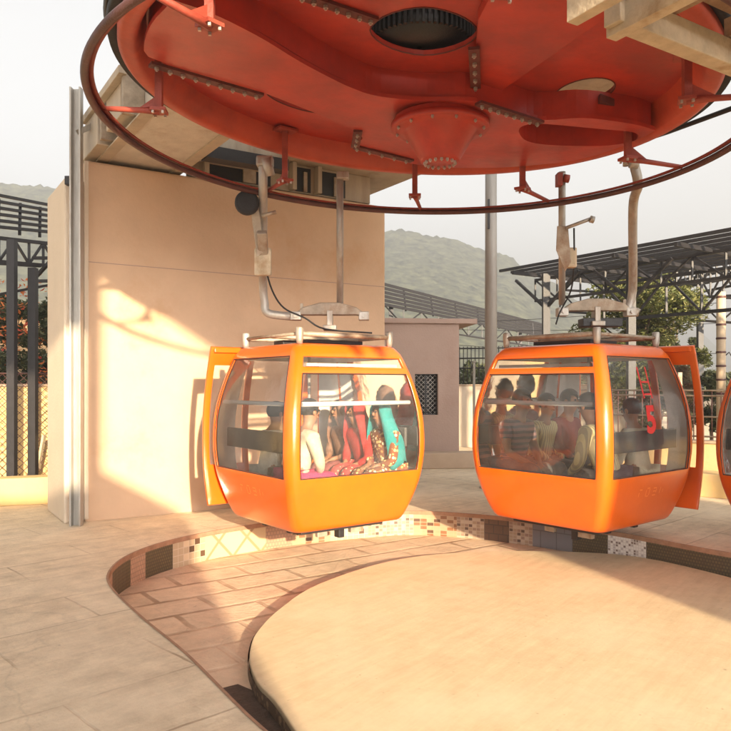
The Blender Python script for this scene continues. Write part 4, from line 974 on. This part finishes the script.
# ============================================================ ADDED SHADE WALL BEHIND THE CAMERA (unseen, openings cut to shape the sunlight)
shade_wall = thing('added_shade_wall', (3, -2, 0), 'unseen wall added behind the viewer, its openings shaped to cast the shade', 'building')
HP = -1.7
def wp(x, z): return (x, z)
def proj(p):   # where the sun ray through p crosses the plane of the added wall
    t_ = (HP-p.y)/trav.y; q = p+trav*t_; return (q.x, q.z)
SHADE_TOP = 9.6; HX0, HX1 = -3.5, proj(Vector((4.9, 9.6, 0)))[0]
l1 = proj(Vector((-.18, 3.41, 0)))[0]; r1_ = proj(Vector((2.45, 6.6, 0)))[0]
patchL = proj(P(103, 470, 8.7)); patchT = proj(P(104, 272, 8.7))
wpt = proj(P(221, 350, 9.465))
opn = [(l1, .25), (r1_, .25), (r1_, 4.2), (3.6, 4.45), (wpt[0], wpt[1]), (patchT[0], patchT[1]), (patchL[0], patchL[1]), (l1, patchL[1]-.45)]
sw = proj(Vector((-4.1, 9.9, 0)))
opn2 = [(sw[0]-1.9, sw[1]+.05), (sw[0]+.42, sw[1]+.05), (sw[0]+.42, sw[1]+1.9), (sw[0]-1.9, sw[1]+1.9)]
mb = MB().plate([(HX0, 0), (HX1, 0), (HX1, SHADE_TOP), (HX0, SHADE_TOP)], [opn[::-1], opn2[::-1]], lambda x, y: 0, lambda x, y: .02)
mb.map(lambda p: Vector((p.x, HP-p.z*10, p.y))).build('shade_panel', 'plaster', shade_wall)
MB().box(((HX0+HX1)/2, HP-2.2, SHADE_TOP+.08), (HX1-HX0+.4, 4.6, .16)).build('shade_top_slab', 'plinth', shade_wall)

# ============================================================ BACKGROUND
# small mauve building
HB = 14.4
sb = thing('gate_house', P(420, 465, HB), 'small mauve plastered flat roofed house with a grilled window between the cabins', 'building')
xr = P(459, 465, HB).x; A = Vector((xr, HB, 0)); D = Vector((-.90, -.10, 0)).normalized(); Nn = Vector((D.y, -D.x, 0)); Nn = Nn if Nn.y > 0 else -Nn
zt = P(459, 324, HB).z
Lw = 3.4
def face_px(u, v):   # point on front face from a pixel
    dx = (u-CX)/F; n_ = Nn; t_ = A.dot(n_)/(Vector((dx, 1, 0)).dot(n_)); return Vector((dx*t_, t_, EYE+(HY-v)/F*t_))
w0 = face_px(415, 415); w1 = face_px(438, 374)
def along(p): return (p-A).dot(D)
def fp(s_, z, d=0): return A+D*s_+Nn*d+Vector((0, 0, z))
sa, sb_ = along(w1), along(w0)
mb = MB()
def slab(s0_, s1_, z0, z1, d0, d1):
    vs = [fp(a, z, d) for d in (d0, d1) for a, z in ((s0_, z0), (s1_, z0), (s1_, z1), (s0_, z1))]
    return vs, [(0, 1, 2, 3), (7, 6, 5, 4), (0, 4, 5, 1), (1, 5, 6, 2), (2, 6, 7, 3), (3, 7, 4, 0)]
z_w0, z_w1 = w0.z, w1.z
for a in ((0, sa, 0, zt, 0, .22), (sb_, Lw, 0, zt, 0, .22), (sa, sb_, 0, z_w0, 0, .22), (sa, sb_, z_w1, zt, 0, .22), (0, .2, 0, zt, .221, 3.0), (.2, Lw, 0, zt, 2.8, 3.0)): mb.add(*slab(*a))
mb.build('house_wall', 'mauve', sb)
MB().add(*slab(-.35, Lw, zt+.002, zt+.10, -.06, 3.2)).build('roof', 'mauve', sb, bevel=.01)
MB().add(*slab(-.30, Lw, .0, .30, -.42, -.004)).build('plinth_step', 'plinth', sb, bevel=.02)
wn = MB().add(*slab(sa, sb_, z_w0, z_w1, .20, .215)).build('window', 'grime', sb)
mb = MB()
for k in range(-9, 14):
    for sg in (-1, 1):
        s_a = sa+(k*.09); pts = []
        H_ = z_w1-z_w0; W_ = sb_-sa
        x0, x1 = k*.09, k*.09+sg*H_
        t0, t1_ = 0, 1
        # clip to the opening
        lo, hi = 0.0, 1.0
        if x1 != x0:
            ta, tb = (0-x0)/(x1-x0), (W_-x0)/(x1-x0); lo = max(lo, min(ta, tb)); hi = min(hi, max(ta, tb))
        if hi-lo > .02: mb.tube([fp(sa+x0+(x1-x0)*lo, z_w0+H_*lo, .09), fp(sa+x0+(x1-x0)*hi, z_w0+H_*hi, .09)], .006, 4)
mb.build('grille', 'galv', wn)
mb = MB()
for q0, q1 in (((sa, z_w0), (sb_, z_w0)), ((sa, z_w1), (sb_, z_w1)), ((sa, z_w0), (sa, z_w1)), ((sb_, z_w0), (sb_, z_w1)), (((sa+sb_)/2, z_w0), ((sa+sb_)/2, z_w1))): mb.beam(fp(*q0, .1), fp(*q1, .1), .035, .035, up=Nn)
mb.build('window_frame', 'black', wn)

# tall grey lamp pole
pp = P(491, 470, 11.4); pp.z = 0
lp = thing('utility_pole', pp, 'tall grey galvanised pole just left of the right orange cabin', 'pole')
MB().tube([pp, pp+Vector((0, 0, 7.0))], [.10, .085], 8).build('shaft', mat('dull_grey_pole', (.36, .34, .31), .6, .2, var=.25, scale=5, streak=True), lp)
MB().lathe([(0, 0), (.18, 0), (.18, .02), (0, .02)], pp, 12).build('base_plate', 'galv', lp)
MB().box(pp+Vector((-.05, -.05, 4.2)), (.03, .10, .45)).build('cable_strip', 'black', lp)

# yellow boundary walls
def wall_run(name, label, pts, h, th, m, cap_=True):
    t = thing(name, pts[0], label, 'wall'); mb = MB(); cp_ = MB()
    for a, b in zip(pts, pts[1:]):
        a = Vector(a); b = Vector(b)
        mb.beam(a+Vector((0, 0, h/2)), b+Vector((0, 0, h/2)), th, h)
        cp_.beam(a+Vector((0, 0, h+.022)), b+Vector((0, 0, h+.022)), th+.05, .04)
    mb.build('wall_body', m, t, bevel=.01)
    if cap_: cp_.build('coping', 'plinth', t, bevel=.008)
    return t
a = Vector((3.9, 11.6, 0)); b = Vector((10.5, 9.6, 0))
a = Vector((G(640, 489).x, G(640, 489).y, 0)); b = G(731, 497); d = (b-a).normalized()
wall_run('low_wall', 'low yellow step wall in front of the fence at the far right', [a-d*1.6, b+d*6], .33, .5, 'yellow_wall', False)
up_ = Vector((-d.y, d.x, 0))
wall_run('boundary_wall', 'yellow limewashed parapet under the iron fence at the far right', [a-d*1.6+up_*.62, b+d*6+up_*.62], .70, .2, 'yellow_wall')
a2, b2 = a-d*1.6+up_*.62, b+d*6+up_*.62
fn_ = thing('iron_fence', a2, 'thin iron railing fence on top of the yellow parapet at the right', 'fence')
L_ = (b2-a2).length; k = 0
mb = MB()
for z in (.80, 1.1, 1.42, 1.5): mb.tube([a2+Vector((0, 0, z)), b2+Vector((0, 0, z))], .014, 6)
mb.build('rails', 'galv_rust', fn_)
mb = MB(); s_ = 0
while s_ < L_: mb.tube([a2+d*s_+Vector((0, 0, .75)), a2+d*s_+Vector((0, 0, 1.5))], .008, 5); s_ += .13
mb.build('bars', 'ring', fn_)
for j in range(6): MB().box(a2+d*(.3+j*1.7)+Vector((0, 0, 1.25)), (.06, .06, 1.06)).build('post', 'galv_rust', fn_)
# middle: cream wall seen past the gate house
wall_run('cream_wall', 'cream wall with a slim black post behind the gate house', [P(452, 450, 19).xy.to_3d(), P(640, 450, 17).xy.to_3d()], 1.55, .2, 'plaster_pale')
bp_ = P(474, 455, 16.5).xy.to_3d()
t = thing('thin_post', bp_, 'slim black post in front of the cream wall', 'post'); MB().box(bp_+Vector((0, 0, 1.05)), (.05, .05, 2.1)).build('post_shaft', 'black', t); MB().box(bp_+Vector((0, 0, 2.1)), (.09, .09, .03)).build('post_cap', 'black', t)
mb = MB()
for v in (2.0, 2.25, 2.5):
    mb.tube([P(452, 450, 18.9).xy.to_3d()+Vector((0, 0, v)), P(560, 450, 18).xy.to_3d()+Vector((0, 0, v))], .02, 5)
for k in range(28):
    q = P(452, 450, 18.9).xy.to_3d().lerp(P(560, 450, 18).xy.to_3d(), k/27); mb.tube([q+Vector((0, 0, 1.6)), q+Vector((0, 0, 2.55))], .012, 4)
tag(mb.build('rail_fence', 'black'), 'dark rail fence on the cream wall right of the gate house', 'fence')

# left boundary: step, wall, chain link, posts
la, lb = G(-140, 512), G(75, 501); ld = (lb-la).normalized(); ln = Vector((-ld.y, ld.x, 0))
wall_run('planter_kerb', 'low yellow kerb wall at the foot of the left boundary wall', [la-ld*2, lb+ld*.5], .36, .3, 'yellow_wall', False)
wa, wb_ = la-ld*2+ln*1.3, lb+ld*1.5+ln*1.3
wall_run('left_boundary_wall', 'sunlit yellow boundary wall behind chain link at the far left', [wa, wb_], EYE-.04, .2, 'yellow_wall')
cl = thing('chain_link_fence', la+ln*.7, 'rusty chain link fence in front of the yellow wall at the far left', 'fence')
fa, fb = la-ld*1+ln*.7, lb+ld*.8+ln*.7; L_ = (fb-fa).length; H_ = 1.55
mb = MB(); k = -14
while k*.11 < L_:
    for sg in (-1, 1):
        x0 = k*.11+(0 if sg > 0 else H_); x1 = x0+sg*H_; lo, hi = 0, 1
        ta, tb = (0-x0)/(x1-x0), (L_-x0)/(x1-x0); lo = max(lo, min(ta, tb)); hi = min(hi, max(ta, tb))
        if hi-lo > .02: mb.tube([fa+ld*(x0+(x1-x0)*lo)+Vector((0, .01*sg, .2+H_*lo)), fa+ld*(x0+(x1-x0)*hi)+Vector((0, .01*sg, .2+H_*hi))], .0045, 4, caps=False)
    k += 1
mb.build('mesh_wire', 'ring', cl)
mb = MB()
for z in (.2, H_+.2): mb.tube([fa+Vector((0, 0, z)), fb+Vector((0, 0, z))], .012, 6)
mb.build('rails', 'ring', cl)
q = P(40, 470, 10.6); MB().beam(q+Vector((-.03, 0, .0)), q+Vector((.06, 0, .5)), .09, .03).build('plank_scrap', M['wood'], None); tag(bpy.data.objects['plank_scrap'], 'short weathered plank leaning by the left fence post', 'plank')

# canopies
def truss(mb_or_parent, a, b, h, n, name='truss', m='black', r_=.03):
    a = Vector(a); b = Vector(b); mb = MB(); up = Vector((0, 0, h))
    mb.beam(a, b, r_*1.6, r_*1.6); mb.beam(a-up, b-up, r_*1.6, r_*1.6)
    for i in range(n):
        p = a.lerp(b, i/n); q = a.lerp(b, (i+1)/n)
        mb.beam(p, p-up, r_, r_); mb.beam(p-up if i % 2 else p, q if i % 2 else q-up, r_, r_)
    mb.beam(b, b-up, r_, r_)
    return mb.build(name, m, mb_or_parent)
def corrugated(quad, pitch=.2, amp=.02, n=None):
    a, b, c_, d_ = [Vector(p) for p in quad]; L_ = (b-a).length; n = int(L_/pitch*4); mb = MB(); vs = []
    for i in range(n+1):
        z = amp*math.sin(i*math.pi/2)
        vs += [a.lerp(b, i/n)+Vector((0, 0, z)), d_.lerp(c_, i/n)+Vector((0, 0, z))]
    mb.add(vs, [(2*i, 2*i+2, 2*i+3, 2*i+1) for i in range(n)], True); return mb
# right canopy
rc = thing('right_canopy', P(545, 440, 14.0).xy.to_3d(), 'large black steel canopy with trusses rising to the right edge', 'canopy')
ZR = EYE+2.2
q0, q1 = P(500, 270, 14.3), P(731, 228, 10.43); dq = (q1-q0).normalized(); q1e = q1+dq*4.5
off = Vector((2.3, 1.55, .0))
for k in range(10):
    o_ = off*(k/9.0); MB().beam(q0+o_-Vector((0, 0, .02)), q1e+o_-Vector((0, 0, .02)), .05, .05).build('purlin', 'black', rc)
for k in range(8):
    p = q0.lerp(q1e, (k+.3)/8); MB().beam(p-Vector((0, 0, .09)), p+off-Vector((0, 0, .09)), .05, .07).build('rafter', 'black', rc)
truss(rc, q0+off*.35-Vector((0, 0, .12)), q1e+off*.35-Vector((0, 0, .12)), .42, 16)
truss(rc, q0+off*.98-Vector((0, 0, .12))+dq*.3, q1e+off*.98-Vector((0, 0, .12)), .75, 12, r_=.04)
off2 = off*1.0
for k, (u, Yc) in enumerate(((546, 14.2), (631, 12.9))):
    p = P(u, 400, Yc); p.z = 0; MB().box(p+Vector((0, 0, ZR/2-.04)), (.13, .13, ZR-.1)).build('column', 'black', rc)
    MB().beam(p+Vector((0, 0, ZR-.75)), p+dq*.8+Vector((0, 0, ZR-.12)), .05, .05).build('brace', 'black', rc)
    MB().beam(p+Vector((0, 0, ZR-.75)), p-dq*.8+Vector((0, 0, ZR-.12)), .05, .05).build('brace', 'black', rc)
# open frame canopy beyond, seen under the right one
fc = thing('far_canopy', P(700, 400, 20).xy.to_3d(), 'bare dark steel truss frame beyond the right canopy', 'canopy')
for (u0, v0, y0, u1, v1, y1) in ((640, 268, 17, 760, 246, 15), (650, 276, 17.5, 765, 268, 15.5), (560, 290, 19, 775, 300, 16)):
    truss(fc, P(u0, v0, y0), P(u1, v1, y1), .55, 9, r_=.035)
for v in (270, 278, 286, 294): MB().beam(P(672, v+4, 18), P(760, v-14, 15.5), .05, .05).build('purlin', 'black', fc)
for u in (700, 790): p = P(u, 400, 17.3); p.z = 0; MB().box(p+Vector((0, 0, 2.0)), (.12, .12, 4.0)).build('column', 'black', fc)
# middle canopy: thin purlins
mc = thing('middle_canopy', P(440, 400, 24).xy.to_3d(), 'long low black steel roof frame behind the gate house', 'canopy')
for k in range(6):
    MB().beam(P(340, 273+k*4.5, 22-k*.2), P(548, 326+k*2.2, 34), .05, .09).build('purlin', 'black', mc)
for k in range(10):
    f_ = k/9; MB().beam(P(340, 273, 22).lerp(P(548, 326, 34), f_)-Vector((0, 0, .05)), P(340, 296, 21).lerp(P(548, 337, 34), f_)-Vector((0, 0, .05)), .05, .06).build('rafter', 'black', mc)
truss(mc, P(340, 296, 21), P(548, 337, 34), .55, 14, r_=.035)
for u, v, y in ((360, 300, 22), (391, 307, 23.5), (441, 318, 27), (520, 330, 32)):
    p = P(u, v, y); MB().box((p.x, p.y, p.z/2), (.14, .14, p.z)).build('column', 'black', mc)
# left canopy
lc = thing('left_canopy', P(14, 470, 11).xy.to_3d(), 'black steel canopy with trussed posts at the far left', 'canopy')
c0, c1_ = P(-60, 190, 12), P(64, 218, 15)
for k in range(6):
    MB().beam(P(-90, 178+k*8, 11.5-k*.2), P(70, 209+k*5, 15-k*.3), .05, .05).build('purlin', 'black', lc)
for k in range(5):
    f_ = .35+k*.14; a = P(-90, 183, 11.5).lerp(P(70, 214, 15), f_); b = P(-90, 222, 10.5).lerp(P(70, 239, 13.4), f_); MB().beam(a, b, .05, .06).build('rafter', 'black', lc)
truss(lc, P(-90, 228, 10.6), P(70, 246, 13.2), .38, 10, r_=.035)
for u, v, y in ((12, 240, 10.1), (33, 268, 10.45)):
    p = P(u, v, y); MB().box((p.x, p.y, p.z/2), (.105, .105, p.z)).build('column', 'black', lc)
p = P(33, 280, 12.3)
MB().beam(p, P(70, 240, 12.0), .05, .05).beam(P(33, 258, 12.3), P(72, 258, 12.0), .05, .05).beam(P(33, 281, 12.3), P(72, 281, 12.0), .05, .05).build('brace', 'black', lc)
MB().beam(P(-20, 262, 11.2), P(40, 266, 12.2), .05, .05).build('tie', 'black', lc)
MB().beam(P(-20, 298, 11.2), P(60, 283, 12.4), .04, .04).build('tie', 'black', lc)

sc2 = thing('slatted_canopy', (9.5, 5, 0), 'open slatted steel roof off to the right of the platform', 'canopy')
for k in range(22): MB().box((8.4+k*.32, 5.5, 3.5+k*.02), (.12, 11, .04)).build('slat', 'black', sc2)
for y in (.6, 5.5, 10.4): MB().box((11.8, y, 3.42), (7.4, .08, .10)).build('beam', 'black', sc2)
for x in (8.5, 14.8):
    for y in (.6, 10.4): MB().box((x, y, 1.68), (.12, .12, 3.36)).build('column', 'black', sc2)

# hills
def fbm(x, y, o=5): 
    s_ = 0; a = 1; 
    for i in range(o): s_ += a*noise.noise(Vector((x, y, i*7.3))); x *= 2.03; y *= 2.03; a *= .5
    return s_
hillmat, nt_, b_ = newmat('hazy_scrub_hill'); N, L = nt_.nodes, nt_.links
tc = N.new('ShaderNodeTexCoord'); nz = N.new('ShaderNodeTexNoise'); nz.inputs['Scale'].default_value = .22; nz.inputs['Detail'].default_value = 10; nz.inputs['Roughness'].default_value = .7; L.new(tc.outputs['Object'], nz.inputs['Vector'])
cr = N.new('ShaderNodeValToRGB'); cr.color_ramp.elements[0].position = .38; cr.color_ramp.elements[1].position = .66; cr.color_ramp.elements[0].color = (.008, .014, .006, 1); cr.color_ramp.elements[1].color = (.16, .165, .085, 1)
L.new(nz.outputs[0], cr.inputs[0]); L.new(cr.outputs[0], b_.inputs['Base Color']); b_.inputs['Roughness'].default_value = .95; b_.inputs['Specular IOR Level'].default_value = .1
def hill(name, ridge, Yr, y0, nx=420, ny=110, lump=1.9, mt=hillmat):
    mb = MB(); us = [r_[0] for r_ in ridge]; u0, u1 = us[0], us[-1]
    def rv(u):
        for (a, va), (b, vb) in zip(ridge, ridge[1:]):
            if u <= b: t = (u-a)/(b-a); t = t*t*(3-2*t); return va+(vb-va)*t
        return ridge[-1][1]
    for j in range(ny+1):
        f_ = j/ny; Y = y0+(Yr-y0)*min(1, f_*1.12)+max(0, f_*1.12-1)*Yr*.6
        for i in range(nx+1):
            u = u0+(u1-u0)*i/nx; X = (u-CX)/F*Y; top_ = EYE+(HY-rv(u))/F*Yr
            s_ = min(1, f_*1.12); z = top_*(s_**1.25)*(1-.0*f_); 
            if f_*1.12 > 1: z = top_*(1-(f_*1.12-1)*3)
            z += fbm(X*.012, Y*.012, 3)*top_*.05*s_ + abs(fbm(X*.22, Y*.22, 3))*lump*(.3+s_)-1*s_
            mb.v.append(Vector((X, Y, z-2*(1-s_))))
    mb.f = [(j*(nx+1)+i, j*(nx+1)+i+1, (j+1)*(nx+1)+i+1, (j+1)*(nx+1)+i) for j in range(ny) for i in range(nx)]; mb.sm = [True]*len(mb.f)
    return tag(mb.build(name, mt), kind='structure')
hill('hill', [(-700, 300), (-350, 250), (-120, 200), (0, 180), (40, 182), (90, 200), (180, 215), (300, 225), (390, 231), (440, 238), (500, 254), (545, 280), (600, 312), (660, 350), (720, 378), (760, 383)], 420, 120)
hill('far_hill', [(560, 380), (620, 350), (690, 326), (730, 352), (800, 365), (1000, 330), (1400, 360)], 900, 600, 180, 30)
# ochre bank behind the left wall
bank = MB()
for j in range(21):
    for i in range(41):
        X = -22+i*.5; s_ = j/20; Y = 17+j*.75; z = 4.7*s_**.8+.35*fbm(X*.4, Y*.4)
        bank.v.append(Vector((X, Y, z)))
bank.f = [(j*41+i, j*41+i+1, (j+1)*41+i+1, (j+1)*41+i) for j in range(20) for i in range(40)]; bank.sm = [True]*len(bank.f)
tag(bank.build('earth_bank', mat('ochre_earth', (.42, .25, .11), .95, var=.3, scale=.8, bump=.5, bscale=4, stain=(.36, .28, .16), bdist=.1)), kind='structure')

# ---------------------------------------------------------- trees and shrubs
LEAF = leaf_mat('green_leaves', [(.06, .075, .02), (.12, .14, .035), (.19, .20, .06), (.28, .26, .10)])
LEAFD = leaf_mat('dusty_leaves', [(.03, .045, .015), (.07, .08, .03), (.12, .12, .05)])
LEAFO = leaf_mat('orange_flowers', [(.55, .12, .03), (.62, .22, .05), (.5, .06, .04)])
BARK = mat('bark', (.13, .09, .06), .9, var=.4, scale=10, bump=.5)
def leaves(clumps, per, size, m, name, parent, seed=1, tip=0):
    rnd = random.Random(seed); vs = []; fs = []
    for (c, r_) in clumps:
        for _ in range(per):
            d = Vector((rnd.gauss(0, 1), rnd.gauss(0, 1), rnd.gauss(0, 1))).normalized()*(rnd.random()**.45)*r_; p = Vector(c)+Vector((d.x, d.y, d.z*.8))
            a = Vector((rnd.uniform(-1, 1), rnd.uniform(-1, 1), rnd.uniform(-.6, .6))).normalized(); b = a.cross(Vector((rnd.uniform(-1, 1), rnd.uniform(-1, 1), 1))).normalized()
            s_ = size*rnd.uniform(.6, 1.3); k = len(vs); n_ = a.cross(b)*s_*.18
            vs += [p-a*s_, p-b*s_*.42+n_, p+a*s_, p+b*s_*.42+n_]; fs += [(k, k+1, k+2, k+3)]
    mb = MB(); mb.v = vs; mb.f = fs; mb.sm = [False]*len(fs); return mb.build(name, m, parent, fixn=False)
def tree(base, h, cr_, label, seed, per=260, size=.11, m=None, nclump=34, name='tree', group=None, elong=1.0, trunk_r=.13, cz=.62):
    rnd = random.Random(seed); base = Vector(base); t = thing(name, base, label, 'tree', group=group)
    mb = MB(); top_ = base+Vector((rnd.uniform(-.2, .2), 0, h*.55)); mb.tube(smooth_open([base, base+Vector((.08, 0, h*.2)), base.lerp(top_, .7)+Vector((-.06, 0, 0)), top_], 3), [trunk_r*(1-.05*i) for i in range(10)], 8)
    cl_ = []
    for i in range(nclump):
        a = rnd.uniform(0, 2*math.pi); q = rnd.random()**.5; zz = rnd.uniform(-1, 1); rr = cr_*math.sqrt(max(0, 1-zz*zz))*q
        c = base+Vector((math.cos(a)*rr, math.sin(a)*rr, h*cz+zz*h*(1-cz)*.95*elong)); cl_.append((c, cr_*rnd.uniform(.16, .34)))
        if i % 2 == 0: mb.tube([top_.lerp(base, rnd.uniform(0, .35)), (top_+c)/2+Vector((0, 0, -.1)), c], [trunk_r*.35, trunk_r*.22, .012], 5)
    mb.build('trunk', BARK, t); leaves(cl_, per, size, m or LEAF, 'crown', t, seed); return t
b_ = P(642, 470, 16.5).xy.to_3d()
tree(b_, EYE+(HY-262)/F*16.5, 1.35, 'leafy green tree standing behind the right canopy column', 11, 420, .06, LEAF, 74, cz=.62)
b_ = P(672, 470, 19).xy.to_3d()
tree(b_, EYE+(HY-296)/F*19, .75, 'smaller tree just right of the leafy tree above the open cabin door', 12, 300, .06, LEAFD, 26, cz=.7)
for k, (u, vt, Y, wd, lab) in enumerate(((655, 372, 15, .5, 'dark shrub directly behind the open cabin door'), (686, 366, 15.5, .55, 'round headed shrub left of the banded pole'), (708, 373, 16, .5, 'shrub touching the left side of the banded pole'), (736, 368, 15.5, .6, 'shrub behind the cabin at the right edge'), (760, 380, 14, .6, 'shrub beyond the right edge of view'))):
    tree(P(u, 470, Y).xy.to_3d(), EYE+(HY-vt)/F*Y, wd, lab, 20+k, 200, .06, LEAFD, 16, name='shrub', trunk_r=.05, group='shrubs along the right fence', cz=.66)
    bpy.context.view_layer.objects
for k, (u, vt, Y, wd, fl) in enumerate(((-20, 300, 15.2, 1.0, 1), (14, 292, 15.6, 1.0, 1), (44, 300, 15.0, .9, 1), (66, 318, 15.5, .9, 0))):
    t = tree(P(u, 470, Y).xy.to_3d(), EYE+(HY-vt)/F*Y, wd, ['orange flowered bush left of the first black canopy post', 'orange flowered bush directly behind the first black canopy post', 'orange flowered bush behind the second black canopy post', 'green bush partly hidden by the pale wall end'][k], 40+k, 260, .07, LEAFD, 24, name='flowering_bush' if fl else 'bush', trunk_r=.05, group='bushes behind the left wall', cz=.55)
    if fl:
        rnd = random.Random(90+k); bb = P(u, 470, Y).xy.to_3d()
        leaves([(bb+Vector((rnd.uniform(-wd, wd), rnd.uniform(-wd, -.2), rnd.uniform(1.6, 3.6))), .3) for _ in range(14)], 22, .06, LEAFO, 'flowers', t, 70+k)['kind'] = 'stuff'
for k in range(9):
    u = 440+k*34; Y = 24+k % 3*2
    tree(P(u, 470, Y).xy.to_3d(), EYE+(HY-(372-k % 4*7))/F*Y, 1.3, ['first', 'second', 'third', 'fourth', 'fifth', 'sixth', 'seventh', 'eighth', 'ninth'][k]+' low tree from the left in the row beyond the cream wall', 60+k, 120, .14, LEAFD, 14, name='low_tree', group='low trees beyond the wall', trunk_r=.08)
# banded pole at right
pb_ = P(721, 470, 14.5).xy.to_3d()
t = thing('banded_pole', pb_, 'pale pole with dark bands and a small lamp arm near the right edge', 'pole')
topz = EYE+(HY-292)/F*14.5
MB().tube([pb_, pb_+Vector((0, 0, topz))], .085, 12).build('shaft', mat('pale_pole_paint', (.55, .42, .28), .7, var=.2), t)
for k in range(8): MB().lathe([(.088, 0), (.094, .01), (.094, .03), (.088, .04)], pb_+Vector((0, 0, topz-.12-.27*k)), 12).build('band', 'ring', t)
MB().tube([pb_+Vector((.08, 0, topz-1.25)), pb_+Vector((.16, 0, topz-1.18)), pb_+Vector((.2, 0, topz-1.25))], .012, 6).build('lamp_arm', 'black', t)
for k, vv in enumerate((.2, .6, 1.2)):
    a = pb_+Vector((0, .1, topz-vv)); b = a+Vector((-9, 9, .6+.4*k)); pts = [a.lerp(b, i/10)-Vector((0, 0, 1.2*(i/10)*(1-i/10))) for i in range(11)]
    tag(MB().tube(pts, .006, 4).build('overhead_wire', 'black'), 'thin overhead wire running left from the banded pole, '+['highest of three', 'middle of three', 'lowest of three'][k], 'wire', 'wires from the banded pole')
# a dry leaf and a pebble on the channel floor
lf = G(385, 584, CH); o = MB().add([lf+Vector((-.03, 0, .01)), lf+Vector((0, -.02, .02)), lf+Vector((.04, 0, .012)), lf+Vector((0, .025, .025))], [(0, 1, 2, 3)]).build('dry_leaf', M['bracket'], solid=.002); tag(o, 'curled reddish dry leaf lying on the channel floor', 'leaf')

# ---------------------------------------------------------- haze
hz_ = MB().box((0, 640, 69), (2600, 1316, 141)); ho = hz_.build('haze', M['plaster']); tag(ho, kind='stuff')
hm_ = bpy.data.materials.new('haze_volume'); hm_.use_nodes = True; nt_ = hm_.node_tree; nt_.nodes.remove(nt_.nodes['Principled BSDF'])
pv = nt_.nodes.new('ShaderNodeVolumePrincipled'); pv.inputs['Anisotropy'].default_value = .26; pv.inputs['Density'].default_value = .0022; pv.inputs['Color'].default_value = (.93, .96, 1.0, 1); nt_.links.new(pv.outputs[0], nt_.nodes['Material Output'].inputs['Volume'])
ho.data.materials.clear(); ho.data.materials.append(hm_); ho.display_type = 'WIRE'
